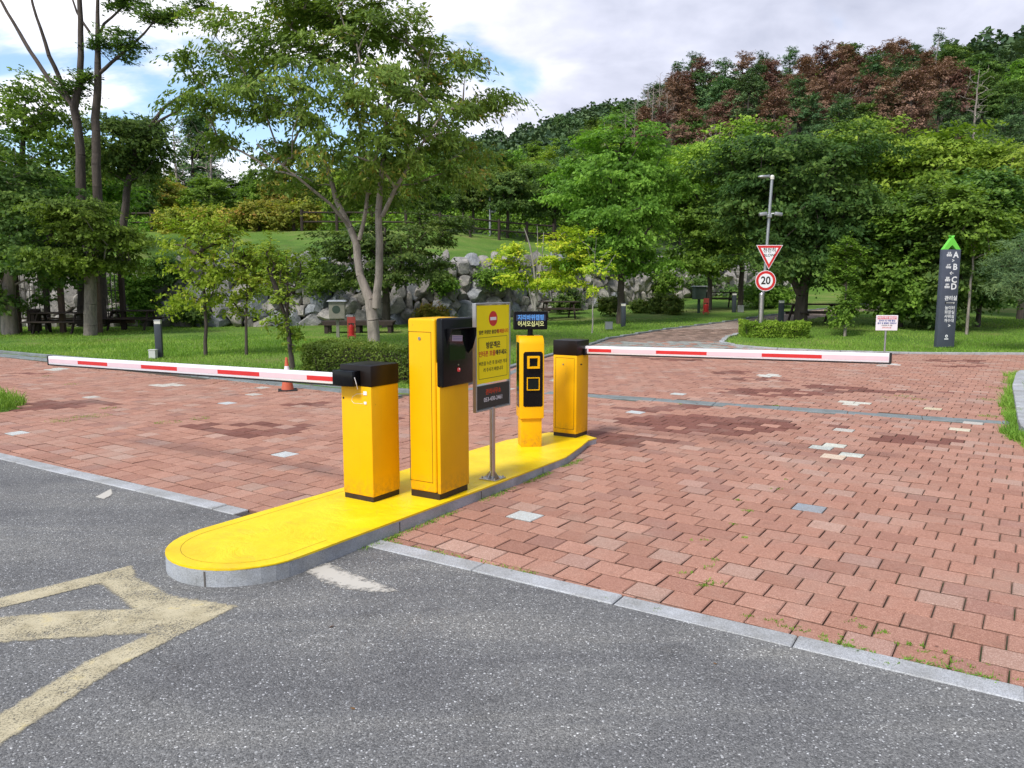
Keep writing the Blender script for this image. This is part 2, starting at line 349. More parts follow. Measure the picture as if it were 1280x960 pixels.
M['lf_green'] = m_leaf('leaves_green', (0.067, 0.140, 0.022), (0.140, 0.262, 0.037), (0.244, 0.403, 0.061))
M['lf_dark'] = m_leaf('leaves_dark_green', (0.052, 0.113, 0.029), (0.094, 0.181, 0.043), (0.189, 0.297, 0.065))
M['lf_young'] = m_leaf('young_tree_leaves', (.13, .21, .02), (.24, .35, .035), (.37, .45, .06), (.38, .27, .06))
M['lf_deep'] = m_leaf('leaves_deep_green', (.032, .07, .018), (.060, .115, .026), (.13, .20, .045))
M['lf_bright'] = m_leaf('leaves_bright_green', (0.115, 0.230, 0.029), (0.218, 0.368, 0.046), (0.345, 0.506, 0.069))
M['lf_yellow'] = m_leaf('leaves_yellow_green', (0.211, 0.325, 0.029), (0.390, 0.536, 0.041), (0.620, 0.620, 0.065), trans=.35)
M['lf_olive'] = m_leaf('leaves_yellowing', (0.152, 0.203, 0.034), (0.287, 0.338, 0.051), (0.507, 0.423, 0.085), (0.541, 0.287, 0.101))
M['lf_pine'] = m_leaf('needles_green', (0.054, 0.114, 0.050), (0.096, 0.186, 0.072), (0.168, 0.276, 0.096), trans=.15)
M['lf_brown'] = m_leaf('needles_dead_brown', (.15, .085, .055), (.235, .140, .092), (.34, .22, .15), trans=.10)
M['lf_grey'] = m_leaf('twigs_grey_brown', (.09, .07, .055), (.13, .11, .085), (.18, .15, .12), trans=.0)
M['lf_hedge'] = m_leaf('hedge_leaves', (0.072, 0.137, 0.029), (0.129, 0.225, 0.041), (0.225, 0.322, 0.064), (0.258, 0.193, 0.081))
M['blade'] = m_leaf('grass_blades', (.11, .22, .03), (.18, .33, .045), (.30, .42, .09), trans=.3)
def m_bark(name, c, sc_=8, mott=None):
    m, nt, N, L, b = mat(name); co = coords(N)
    mp = N.new('ShaderNodeMapping'); mp.inputs['Scale'].default_value = (1, 1, .3); L.new(co, mp.inputs[0])
    n = tnoise(N, L, sc_, 8, .7, mp.outputs[0], .6)
    col = ramp(N, L, n, [(.3, tuple(x*.5 for x in c)), (.5, c), (.7, tuple(x*1.45 for x in c))])
    L.new(col, b.inputs['Base Color']); b.inputs['Roughness'].default_value = .95; bump(N, L, b, n, .7, .03); return m
M['bk_grey'] = m_bark('bark_grey_beige', (.27, .23, .195)); M['bk_dark'] = m_bark('bark_dark', (.075, .06, .048)); M['bk_mott'] = m_bark('bark_mottled', (.21, .18, .15), 16)
M['bk_pale'] = m_bark('bark_pale', (.30, .28, .25))
def m_stone():
    m, nt, N, L, b = mat('boulder_stone'); co = coords(N); oi = N.new('ShaderNodeObjectInfo')
    n = tnoise(N, L, 3.0, 8, .7, co, .5); n2 = tnoise(N, L, 14, 8, .75, co, .5)
    base = ramp(N, L, n, [(.3, (.14, .148, .158)), (.5, (.27, .278, .29)), (.68, (.45, .455, .45))])
    tint = ramp(N, L, oi.outputs['Random'], [(0, (.72, .76, .80)), (.45, (1, 1, 1)), (.8, (1.0, .9, .78)), (1, (1.2, 1.15, 1.05))])
    col = mixc(N, L, 1, base, tint, 'MULTIPLY')
    f = N.new('ShaderNodeMapRange'); f.inputs[1].default_value = .55; f.inputs[2].default_value = .7; f.inputs[4].default_value = .75; L.new(n2, f.inputs[0])
    col = mixc(N, L, f.outputs[0], col, (.085, .085, .075))
    L.new(col, b.inputs['Base Color']); b.inputs['Roughness'].default_value = .95; bump(N, L, b, tnoise(N, L, 9, 8, .7, co), 1, .05); return m
M['stone'] = m_stone()
def m_marking():
    m, nt, N, L, b = mat('worn_yellow_road_paint'); co = worldco(N)
    n = tnoise(N, L, 7, 6, .6, co); col = ramp(N, L, n, [(.3, (.38, .325, .20)), (.6, (.52, .455, .30)), (.75, (.58, .47, .20))])
    L.new(col, b.inputs['Base Color']); b.inputs['Roughness'].default_value = .8
    tr = N.new('ShaderNodeBsdfTransparent'); mx = N.new('ShaderNodeMixShader')
    a = tnoise(N, L, 110, 6, .8, co); a2 = tnoise(N, L, 4, 5, .6, co)
    f = mth(N, L, 'ADD', mth(N, L, 'MULTIPLY', a, 1.0), mth(N, L, 'MULTIPLY', a2, .45)); fr = N.new('ShaderNodeMapRange'); fr.inputs[1].default_value = .72; fr.inputs[2].default_value = .86; L.new(f, fr.inputs[0])
    at = N.new('ShaderNodeAttribute'); at.attribute_name = 'wear'
    ff = mth(N, L, 'MAXIMUM', mth(N, L, 'ADD', fr.outputs[0], at.outputs['Fac'], True), 0.0)
    L.new(ff, mx.inputs[0]); L.new(b.outputs[0], mx.inputs[1]); L.new(tr.outputs[0], mx.inputs[2]); L.new(mx.outputs[0], N['Material Output'].inputs[0])
    bump(N, L, b, a, .5, .004); return m
M['mark'] = m_marking()
def m_smear(name, c, thr=.55, soft=.12):
    m, nt, N, L, b = mat(name); co = worldco(N); b.inputs['Base Color'].default_value = rgb(c); b.inputs['Roughness'].default_value = .9
    tr = N.new('ShaderNodeBsdfTransparent'); mx = N.new('ShaderNodeMixShader'); at = N.new('ShaderNodeAttribute'); at.attribute_name = 'wear'
    f = mth(N, L, 'ADD', tnoise(N, L, 25, 8, .75, co), at.outputs['Fac']); fr = N.new('ShaderNodeMapRange'); fr.inputs[1].default_value = thr; fr.inputs[2].default_value = thr+soft; L.new(f, fr.inputs[0])
    L.new(fr.outputs[0], mx.inputs[0]); L.new(b.outputs[0], mx.inputs[1]); L.new(tr.outputs[0], mx.inputs[2]); L.new(mx.outputs[0], N['Material Output'].inputs[0]); return m
M['cement'] = m_smear('cement_spill', (.50, .47, .41), .80, .22)

# ------------------------------------------------------------------ plan of the ground (metres; s runs across the kerb line, t along it)
nS = np.array([.53, .848]); tS = np.array([.848, -.53])
def st(s, t): return (nS[0]*s+tS[0]*t, nS[1]*s+tS[1]*t)
LAWN_L = [(-60, 50), (-30, 31.0), (-13.5, 20.2), (-7.6, 16.5), (-3.7, 13.7), (-1.95, 12.45), (-1.35, 12.35), (-.95, 12.9), (-.1, 16.1), (.9, 19.0), (3.0, 24.3), (5.2, 27.2), (8.1, 30.0), (13, 35.2), (20, 42), (40, 56), (40, 420), (-400, 420), (-400, 50)]
LAWN_R = [(6.25, 22.9), (6.45, 22.0), (7.3, 20.9), (8.6, 20.0), (10.5, 19.55), (13, 19.4), (40, 17.5), (400, 17), (400, 380), (60, 64), (24, 42.5), (18.8, 38.0), (15.0, 34.6), (11.9, 31.0), (8.6, 27.2), (6.8, 24.4)]
LAWN_C = [(5.5, 7.6), (5.95, 8.7), (6.95, 10.3), (8.2, 12.3), (9.5, 14.2), (10.1, 14.9), (11.1, 15.3), (14, 14.9), (40, 12), (40, -5), (9, 1.5)]
LAWN_N = [(-6.9, 10.55), (-7.15, 11.2), (-7.8, 11.9), (-9.2, 12.6), (-14, 14.5), (-14, 13), (-8.2, 10.2), (-7.2, 10.15)]
def inside(poly, X, Y):
    X = np.asarray(X, float); Y = np.asarray(Y, float); r = np.zeros(X.shape, bool); n = len(poly)
    for i in range(n):
        x0, y0 = poly[i]; x1, y1 = poly[(i+1) % n]
        if y0 == y1: continue
        c = ((Y >= min(y0, y1)) & (Y < max(y0, y1))); xi = x0+(Y-y0)*(x1-x0)/(y1-y0)
        r ^= c & (X < xi)
    return r
def pdist(poly, X, Y):
    d = np.full(np.shape(X), 1e9); n = len(poly)
    for i in range(n):
        x0, y0 = poly[i]; x1, y1 = poly[(i+1) % n]; dx, dy = x1-x0, y1-y0
        t = np.clip(((X-x0)*dx+(Y-y0)*dy)/(dx*dx+dy*dy), 0, 1); d = np.minimum(d, np.hypot(X-x0-t*dx, Y-y0-t*dy))
    return d
LAWNS = (LAWN_L, LAWN_R, LAWN_C, LAWN_N)
WALL = [(-26, 33.2), (-16.8, 33.0), (-10, 32.6), (-4.8, 33.5), (2.4, 38.0), (7.5, 43.5), (13, 48), (19, 52)]
wx = np.array([p[0] for p in WALL]); wy = np.array([p[1] for p in WALL])
wh = np.array([2.3, 2.5, 2.6, 2.9, 2.4, 2.1, 1.9, 1.6])
SZ = np.array([-.75, -.4, -.1, 0, .1, .2, .35, .55, .70])
DT = np.array([0, 10, 27, 55, 90, 210, 380.])     # metres beyond the wall line
ZT = np.array([[2.5, 4.7, 5.8, 8, 10, 12, 12], [2.6, 4.7, 5.8, 8.5, 11, 13, 13], [2.6, 4.7, 6.2, 10, 16, 38, 30], [2.2, 4.4, 6.5, 10.5, 16, 45, 36], [2.0, 4.2, 7, 15, 23, 56, 44],
               [2.0, 5.0, 10, 24, 28, 56, 44], [1.6, 5.5, 14, 25.5, 29, 50, 44], [1.6, 6, 15, 26, 38, 50, 44], [1.6, 6, 14, 27, 43, 54, 44]])
def T(x, y):
    x = np.asarray(x, float); y = np.asarray(y, float)
    k = np.interp(x, [-10, -3, 5, 10], [.001, .010, .034, .043]); z = .035+k*np.maximum(0, y-22)
    yw = np.interp(x, wx, wy); d = y-yw
    s = x/np.maximum(y, 10)
    zs = np.zeros(np.broadcast(x, y).shape)
    cols = np.stack([np.interp(s, SZ, ZT[:, i]) for i in range(len(DT))], -1)
    dd = np.clip(d, 0, DT[-1]); i = np.clip(np.searchsorted(DT, dd, side='right')-1, 0, len(DT)-2)
    f = (dd-DT[i])/(DT[i+1]-DT[i]); f2 = f
    a = np.take_along_axis(cols, i[..., None], -1)[..., 0]; b = np.take_along_axis(cols, (i+1)[..., None], -1)[..., 0]
    up = a+(b-a)*f2
    # wall line: full step on the left, turned into a plain bank far right
    base = .035+k*np.maximum(0, yw-22)
    far = up+base*.6
    stepf = np.clip(d/.9, 0, 1)
    z2 = base+(far-base)*stepf
    return np.where(d > 0, z2, z)
def Tz(x, y): return float(T(np.array([float(x)]), np.array([float(y)]))[0])
def G(px, Y, py=400):
    """ground point in photo column px at distance Y"""
    p = PX(px, py, Y); return Vector((p.x, Y, Tz(p.x, Y)))

def gp(px, py): 
    u = (px-640)/FPX; v = -(py-480)/FPX; ry = math.cos(PITCH)+v*math.sin(PITCH); rz = -math.sin(PITCH)+v*math.cos(PITCH); t = -CAMZ/rz; return (u*t, ry*t)
def build_ground():
    def axis(a, b, st_, far_a, far_b, g=1.12):
        c = list(np.arange(a, b+1e-6, st_)); d = st_; x = b
        while x < far_b: d *= g; x += d; c.append(x)
        d = st_; x = a
        while x > far_a: d *= g; x -= d; c.insert(0, x)
        return np.array(c)
    xs = axis(-18, 18, .25, -420, 420); ys = axis(2, 54, .25, -60, 430, 1.08)
    X, Y = np.meshgrid(xs, ys); Z = T(X, Y)
    Zp = np.full(X.shape, -.055); inl = np.zeros(X.shape, bool)
    pz = T(X, Y)-.035-.016
    lawnz = Z.copy(); res = pz.copy(); s = X*nS[0]+Y*nS[1]
    for poly in LAWNS:
        i = inside(poly, X, Y); d = pdist(poly, X, Y); inl |= i
        zz = pz+np.clip((d-.06)/.35, 0, 1)*(.051+(.05 if poly is LAWN_C else .0))
        res = np.where(i, zz, res)
    res = np.where((s < 3.7) & ~inl, -.06, res)
    hill = (Y > np.interp(X, wx, wy)+.1)
    res = np.where(hill, Z, res)
    rr = np.sin(X*.9)*np.cos(Y*.7)*.02+np.sin(X*.31+1)*np.sin(Y*.37)*.03
    res = np.where(inl & (Y > 16), res+rr*np.clip((pdist(LAWN_L, X, Y))/2, 0, 1)*np.clip(pdist(LAWN_R, X, Y)/2, 0, 1), res)
    V = np.stack([X, Y, res], -1).reshape(-1, 3); ny, nx = X.shape
    idx = np.arange(ny*nx).reshape(ny, nx); F = np.stack([idx[:-1, :-1], idx[:-1, 1:], idx[1:, 1:], idx[1:, :-1]], -1).reshape(-1, 4)
    me = npmesh('ground', V, F, smooth=True)
    il = inl.ravel(); anyl = il[F].any(1); cy = V[F][:, :, 1].mean(1); cx = V[F][:, :, 0].mean(1)
    mi = np.where(anyl, 1, 0); mi = np.where(cy > np.interp(cx, wx, wy)+np.where(cx < 3, 12, 3), 2, mi)
    me.polygons.foreach_set('material_index', mi.astype(np.int32))
    o = link('ground', me, [M['dirt'], M['lawn'], M['floor']]); tag(o, kind='structure')
build_ground()
def build_asphalt():
    xs = np.linspace(-30, 30, 61); ss = [-40, -20, -8, -2, 0, 1, 2, 3, 3.645]
    V = [(*st(s, t), 0.0) for s in ss for t in xs]; n = len(xs)
    F = [(r*n+c, r*n+c+1, (r+1)*n+c+1, (r+1)*n+c) for r in range(len(ss)-1) for c in range(n-1)]
    tag(link('asphalt_road', npmesh('asphalt_road', V, F), M['asphalt']), kind='structure')
build_asphalt()

# island outline (local: x across, y along)
ISL_A = np.array([-1.665, 4.675])     # centre of the round nose
ax = np.array([.535, .845]); bx = np.array([.845, -.535])
ISL_W = .475
ISL_RZ = -math.atan2(ax[0], ax[1])
def isl_outline(w=ISL_W, grow=0.0, L=4.35):
    pts = []
    for i in range(19):
        a = math.pi+math.pi*i/18; pts.append((math.cos(a)*(w+grow), math.sin(a)*(w*1.0+grow)))
    pts += [(w+grow, L*.5), (w-.01+grow, L-1.0), (w-.13, L-.45)]
    pts += [(w-.22, L-.12), (w-.20, L+.05), (w-.42, L+.16), (0, L+.18), (-w+.15, L+.05), (-w-grow, L-.6)]
    return pts
def isl_world(p): q = ISL_A+bx*p[0]+ax*p[1]; return (q[0], q[1])
ISL_POLY = [isl_world(p) for p in isl_outline(grow=.0)]

def build_bricks():
    rs = np.random.RandomState(5)
    ang = R(-34.3); u = np.array([math.cos(ang), math.sin(ang)]); w = np.array([-math.sin(ang), math.cos(ang)])
    BL, BW, J = .228, .203, .0055
    i = np.arange(-180, 180); j = np.arange(-40, 300)
    I, Jr = np.meshgrid(i, j); cu = (I+.5*(Jr % 2))*BL; cw = Jr*BW
    cu = cu+.012*np.sin(Jr*1.7); CX = (u[0]*cu+w[0]*cw).ravel(); CY = (u[1]*cu+w[1]*cw).ravel()
    keep = (CX*nS[0]+CY*nS[1] > 3.70) & (CY < 46) & (CX > -32) & (CX < 26) & (CX > -CY*.95-1) & (CX < CY*.95+2)
    CX, CY = CX[keep], CY[keep]
    out = np.ones(len(CX), bool)
    for poly in LAWNS: out &= ~(inside(poly, CX, CY) & (pdist(poly, CX, CY) > .05))
    out &= ~(inside(ISL_POLY, CX, CY) & (pdist(ISL_POLY, CX, CY) > .15))
    out &= CY < np.interp(CX, wx, wy)-3
    CX, CY = CX[out], CY[out]; n = len(CX); CZ = T(CX, CY)-.035
    hl, hw = BL/2-.0015, BW/2-J*.95
    wid = J*.5+rs.rand(n)*.003
    tilt = rs.normal(0, 1, (n, 2))*.006; dz = rs.normal(0, .0015, n); rot = rs.normal(0, .006, n)
    # settled area around the middle: wider joints and tilt
    prof = [(-1, 0, -.035), (-1, 0, -.006), (-1, 1, 0.0)]
    V = np.zeros((n, 12, 3)); sg = np.array([(-1, -1), (1, -1), (1, 1), (-1, 1)])
    for k, (ins, z) in enumerate(((0, -.04), (0, -.0045), (.006, 0.0))):
        for c in range(4):
            lx = sg[c, 0]*(hl-wid*.5-ins); ly = sg[c, 1]*(hw-wid*.5-ins)
            X = lx-rot*ly; Y = ly+rot*lx
            wx_ = CX+u[0]*X+w[0]*Y; wy_ = CY+u[1]*X+w[1]*Y
            # clip to the kerb line so that edge pavers are cut, as laid
            s = wx_*nS[0]+wy_*nS[1]; push = np.maximum(0, 3.795-s); wx_ = wx_+nS[0]*push; wy_ = wy_+nS[1]*push
            V[:, k*4+c] = np.stack([wx_, wy_, CZ+z+dz+(tilt[:, 0]*lx+tilt[:, 1]*ly)], -1)
    s_c = CX*nS[0]+CY*nS[1]
    fl = [(8, 9, 10, 11)]+[(k*4+c, k*4+(c+1) % 4, (k+1)*4+(c+1) % 4, (k+1)*4+c) for k in (0, 1) for c in range(4)]
    F = (np.arange(n)[:, None, None]*12+np.array(fl)[None]).reshape(-1, 4)
    # colours
    base = np.array([[.385, .190, .132], [.405, .208, .148], [.36, .176, .124], [.41, .245, .185], [.325, .165, .122], [.385, .222, .170]])
    pick = rs.choice(6, n, p=[.38, .30, .18, .06, .05, .03]); C = base[pick]*(1+rs.normal(0, .05, (n, 1)))
    def nz(x, y, f, o): return np.array([mnoise.noise(Vector((a*f, b*f, o))) for a, b in zip(x, y)])
    d1 = nz(CX, CY, .55, 3.1); d2 = nz(CX*.6, CY, .9, 9.7)
    # dark red replaced pavers, in patches
    darkp = ((np.hypot((CX-2.7)/1.6, (CY-9.4)/.9)+d1*.8 < .62) | (np.hypot((CX-4.4)/.7, (CY-8.4)/.4)+d1*.7 < .75) | (np.hypot((CX-4.6)/2.2, (CY-12.4)/.8)+d1 < .6) | ((d2 > .42) & (CY > 7.5)))
    darkp &= rs.rand(n) < .82
    C[darkp] = np.array([.20, .08, .058])*(1+rs.normal(0, .1, (darkp.sum(), 1)))
    # pale / grey pavers where they lie in the photograph
    def near(x, y, col, k=1):
        d = np.hypot(CX-x, CY-y); q = np.argsort(d)[:k]; C[q] = col
    for x, y, k, col in [*[(*gp(a_, b_), 1, c_) for a_, b_, c_ in ((1017, 560, (.56, .55, .47)), (1047, 559, (.57, .55, .46)), (1041, 569, (.60, .46, .34)), (1075, 570, (.56, .55, .47)))], (2.22, 5.85, 1, (.27, .29, .31)),
                         (.22, 5.58, 1, (.50, .50, .47)), (-2.3, 7.65, 1, (.50, .50, .48)), (-5.9, 8.9, 1, (.5, .5, .47)), (5.3, 9.05, 1, (.6, .52, .38)), (5.1, 11.2, 3, (.58, .54, .45)), (5.9, 10.6, 1, (.55, .45, .3)),
                         (-6.0, 13.3, 4, (.55, .5, .43)), (-9.5, 15.9, 4, (.5, .48, .42)), (1.6, 10.4, 1, (.5, .5, .48)), (9.6, 14.4, 2, (.55, .52, .45)), (5.0, 14.8, 4, (.56, .53, .46)), (8.3, 17.0, 4, (.55, .5, .45)), (-4.2, 11.2, 1, (.5, .5, .48)), (2.7, 12.2, 1, (.5, .5, .46))]:
        near(x, y, col, k)
    rp = (rs.rand(n) < .003) & (CY > 9); C[rp] = (.48, .43, .37)
    # the entrance of the path: grey and brown blocks
    gpm = (CY > 20.5) & (CY < 23.5) & (CX > .5) & (CX < 7.2); gm = gpm & (rs.rand(n) < .75); C[gm] = np.array([.30, .30, .27])*(1+rs.normal(0, .1, (gm.sum(), 1)))
    bp = (CY > 23.5); C[bp] = np.array([.26, .17, .13])*(1+rs.normal(0, .22, (bp.sum(), 1)))
    bp2 = (CY > 27.5); C[bp2] = np.array([.36, .27, .22])*(1+rs.normal(0, .10, (bp2.sum(), 1)))
    # grey drain bands
    def band(p0, p1, hw_):
        p0 = np.array(p0); p1 = np.array(p1); d = p1-p0; t = ((CX-p0[0])*d[0]+(CY-p0[1])*d[1])/(d@d); q = np.abs((CX-p0[0])*d[1]-(CY-p0[1])*d[0])/np.hypot(*d); return (t > 0) & (t < 1) & (q < hw_)
    rm = band((.55, 12.35), (6.35, 9.50), .17) | band((-40, 37.4), (-1.6, 12.0), .42) | band((-1.6, 12.0), (.2, 19.0), .12)
    rm2 = (pdist(ISL_POLY, CX, CY) < .0)
    kp = ~rm
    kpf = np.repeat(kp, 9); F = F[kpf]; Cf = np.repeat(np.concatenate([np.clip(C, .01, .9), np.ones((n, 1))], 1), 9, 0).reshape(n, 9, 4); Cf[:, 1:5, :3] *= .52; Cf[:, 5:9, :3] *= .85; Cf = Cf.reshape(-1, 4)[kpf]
    me = npmesh('brick_paving', V.reshape(-1, 3), F, {'pcol': ('FACE', Cf)})
    tag(link('brick_paving', me, M['brick']), kind='structure')
build_bricks()

def strip(name, pts, w, z0, h, m, seg=1.0, gap=.006, off=0.0, jit=.004, structure=True, follow=True):
    """a row of kerb stones along a polyline"""
    rs = random.Random(len(name)+len(pts)); b = MB()
    P = [Vector((*p, 0)) for p in pts]; L = [0]
    for a, c in zip(P, P[1:]): L.append(L[-1]+(c-a).length)
    def at(d):
        for i in range(len(P)-1):
            if d <= L[i+1] or i == len(P)-2: return P[i]+(P[i+1]-P[i])*((d-L[i])/(L[i+1]-L[i]))
    d = 0; tot = L[-1]
    while d < tot-.05:
        e = min(tot, d+seg); a = at(d); c = at(e); mid = (a+c)/2; dv = c-a; ln = dv.length-gap
        nrm = Vector((-dv.y, dv.x, 0)).normalized(); mid = mid+nrm*off
        z = (Tz(mid.x, mid.y)-.035 if follow else 0)+z0
        b.box((mid.x, mid.y, z+h/2+rs.uniform(-jit, jit)), (ln, w, h), .006, rz=math.atan2(dv.y, dv.x)+rs.uniform(-.003, .003), seg=1)
        d = e
    return tag(b.build(name, m), kind='structure' if structure else None)
kl = [st(3.718, t) for t in (-30, -6.12)]; kl2 = [st(3.718, t) for t in (-4.63, -1, 30)]
strip('kerb_strip', [st(3.718, -30), st(3.718, -4.75)], .142, -.15, .156, M['kerb'], 1.0)
strip('kerb_strip', [st(3.718, -3.50), st(3.718, 30)], .142, -.15, .156, M['kerb'], .93)
strip('lawn_kerb', LAWN_L[1:8], .13, -.12, .165, M['kerb_dark'], 1.0, off=-.02)
strip('lawn_kerb', LAWN_L[7:15], .13, -.12, .165, M['kerb_dark'], 1.0, off=-.02)
strip('drain_band', [(-38, 36.25), (-13.6, 20.0-.1), (-7.7, 16.2), (-3.8, 13.43), (-1.75, 12.0)], .36, -.12, .125, M['kerb_dark'], .6, off=-.15)
strip('drain_band', [(-1.45, 12.0), (-.62, 12.85), (.2, 16.1)], .16, -.12, .125, M['kerb_dark'], .6)
strip('grey_band', [(.55, 12.35), (6.35, 9.50)], .30, -.12, .122, M['kerb_dark'], .9)
strip('lawn_kerb', [LAWN_R[i] for i in (14, 15, 0, 1, 2, 3, 4, 5, 6)], .15, -.12, .17, M['kerb'], .8, off=0)
strip('lawn_kerb', [LAWN_C[i] for i in (0, 1, 2, 3, 4, 5, 6, 7)], .20, -.12, .24, M['kerb'], .55, gap=.02, jit=.012)

# road markings and spills (sheets just above the asphalt)
def sheet(name, poly, z, m, res=.03, feather=.02, wearfn=None):
    xs = [p[0] for p in poly]; ys = [p[1] for p in poly]
    X, Y = np.meshgrid(np.arange(min(xs)-res, max(xs)+res, res), np.arange(min(ys)-res, max(ys)+res, res))
    i = inside(poly, X, Y); d = pdist(poly, X, Y); ny, nx = X.shape; idx = np.arange(ny*nx).reshape(ny, nx)
    F = np.stack([idx[:-1, :-1], idx[:-1, 1:], idx[1:, 1:], idx[1:, :-1]], -1).reshape(-1, 4)
    ok = (i | (d < res)).ravel()[F].all(1); F = F[ok]
    wear = np.where(i, np.clip(1-d/feather, 0, 1)*.5, 1.0).ravel()
    used = np.unique(F); rem = np.full(ny*nx, -1); rem[used] = np.arange(len(used))
    V = np.stack([X.ravel(), Y.ravel(), np.full(X.size, z)], -1)[used]
    o = link(name, npmesh(name, V, rem[F], {'wear': ('POINT', wear[used])}), m); tag(o, kind='structure'); return o
MK = [gp(*p) for p in [(-110, 790), (0, 748), (165, 707), (172, 722), (215, 745), (298, 758), (245, 785), (150, 833), (0, 932), (-140, 1040), (-170, 1010), (0, 893), (110, 826), (188, 793), (100, 797), (0, 804), (-120, 808), (-120, 776), (0, 772), (90, 764), (165, 762), (135, 736), (125, 730), (0, 761), (-100, 805)]]
sheet('road_marking', MK, .004, M['mark'], .02, .012)
SP = [gp(*p) for p in [(372, 712), (412, 703), (440, 716), (470, 726), (503, 740), (470, 742), (430, 738), (400, 728)]]
sheet('cement_spill', SP, .004, M['cement'], .012, .14)
sheet('cement_spill', [gp(*p) for p in [(118, 622), (140, 610), (142, 618), (130, 625)]], .004, M['cement'], .012, .03)

# ------------------------------------------------------------------ traffic island
def isl_slope(o):
    for v in o.data.vertices:
        if v.co.z > .02: v.co.z -= .0095*max(0, v.co.y+.45)
    return o
def ZT_(yl): return .112-.0095*(yl+.45)
def island():
    o = empty('traffic_island', (ISL_A[0], ISL_A[1], 0), ISL_RZ, 'low island with bright yellow painted top and grey kerb sides under the parking machines', 'traffic island')
    out = isl_outline(); b = MB(); b.prism(out, -.05, .098, bev=0); isl_slope(b.build('kerb_stone', M['island_side'], o))
    rs = random.Random(3)
    b = bmesh.new(); n = len(out)
    # painted top as a gently uneven skin with a raised edge course
    top = MB(); pts = [(x*1.004, y*1.001) for x, y in out]; top.prism(pts, .0985, .112, bev=.004); isl_slope(top.build('painted_top', M['island'], o))
    inner = [(x*.80, y*.80 if y < 0 else y) for x, y in isl_outline(L=3.95)]
    g = MB(); 
    # groove lines between edge stones and infill: thin dark recess drawn as a slightly sunken seam
    L = [(-.39, 1.6), (-.39, .1)]+[(math.cos(math.pi+math.pi*i/16)*.39, math.sin(math.pi+math.pi*i/16)*.39) for i in range(17)]+[(.39, .3)]
    for a, c in zip(L, L[1:]):
        d = Vector((c[0]-a[0], c[1]-a[1], 0)); g.box(((a[0]+c[0])/2, (a[1]+c[1])/2, .1125), (d.length, .004, .0012), rz=math.atan2(d.y, d.x))
    isl_slope(g.build('edge_seam', paint('seam', (.40, .26, .01), .6, .2, .3), o))
    for (x, y, dx, dy) in ((-.44, -.22, -.1, -.06), (.02, -.44, .0, -.1), (.43, .35, .1, 0)):
        pass
    mj = paint('mortar_joint', (.10, .09, .08), .9, .3, .3)
    for a in (1.22*math.pi, 1.62*math.pi): q = MB(); q.box((math.cos(a)*.4745, math.sin(a)*.4745, .04), (.004, .010, .10), rz=a); isl_slope(q.build('stone_joint', mj, o))
    for yy in (.9, 1.9, 2.9): q = MB(); q.box((.476-.006*(yy > 2), yy, .04), (.004, .006, .10)); isl_slope(q.build('stone_joint', mj, o))
island()
ZI = .112
# ------------------------------------------------------------------ machines on the island
ROT = lambda x=0, y=0, z=0: (R(x), R(y), R(z))
FF = (R(90), 0, 0)              # lettering on a face that looks to local -Y
FR = (R(90), 0, R(90))          # lettering on a face that looks to local +X
def ring_lock(b, c, r, axis):   # small round lock
    a = Vector(c); d = Vector(axis); b.tube(a, a+d*.006, r, r*.9, 14)
def barrier_cabinet(o, w, d, h, caph, side):
    b = MB(); b.box((0, 0, .02), (w-.012, d-.012, .04)); b.build('plinth', M['plinth'], o)
    b = MB(); b.box((0, 0, (.04+h-caph)/2), (w, d, h-caph-.04), .008); body = b.build('cabinet', M['cab_yellow'], o, smooth=True)
    b = MB(); b.box((0, 0, h-caph/2), (w+.006, d+.006, caph), .006); b.build('cap', M['cap'], o, smooth=True)
    return body
CAB1 = (-1.075, 5.80)
c1 = empty('barrier_gate', (-1.082, 5.80, ZT_(1.3)), R(-32.5), 'yellow barrier gate near the rounded island end, its boom reaching left', 'barrier gate', None)
barrier_cabinet(c1, .305, .305, 1.03, .155, 0)
b = MB(); b.box((-.05, -.19, .935), (.205, .10, .115), .006); b.box((-.05, -.16, .935), (.08, .10, .06)); b.build('boom_clamp', M['black'], c1, smooth=True)
b = MB()
pts = [(.07, -.235, .95), (.078, -.225, .90), (.065, -.20, .86)]
for a, c in zip(pts, pts[1:]): b.tube(a, c, .003, n=6)
b.build('cable', M['white'], c1)
b = MB(); b.box((.095, -.155, .825), (.035, .006, .028), .002); b.build('sticker', M['ink_white'], c1)
b = MB(); b.box((.095, -.155, .752), (.026, .006, .02), .002); b.build('wire_clip', M['ink_white'], c1)
b = MB(); cp = [(.075, -.153, .82), (.01, -.153, .815), (-.035, -.153, .79), (-.045, -.153, .76), (-.02, -.153, .742), (.07, -.153, .745)]
for a, c in zip(cp, cp[1:]): b.tube(a, c, .0016, n=5)
b.build('wire', M['lens'], c1)
b = MB(); ring_lock(b, (-.128, -.150, .775), .008, (0, -1, 0)); b.build('lock', M['rubber'], c1)
b = MB()
for i in range(5): b.box((-.10+.05*i, .03+.01*(i % 2), 1.018), (.016, .18, .004))
b.build('top_rib', M['black'], c1)

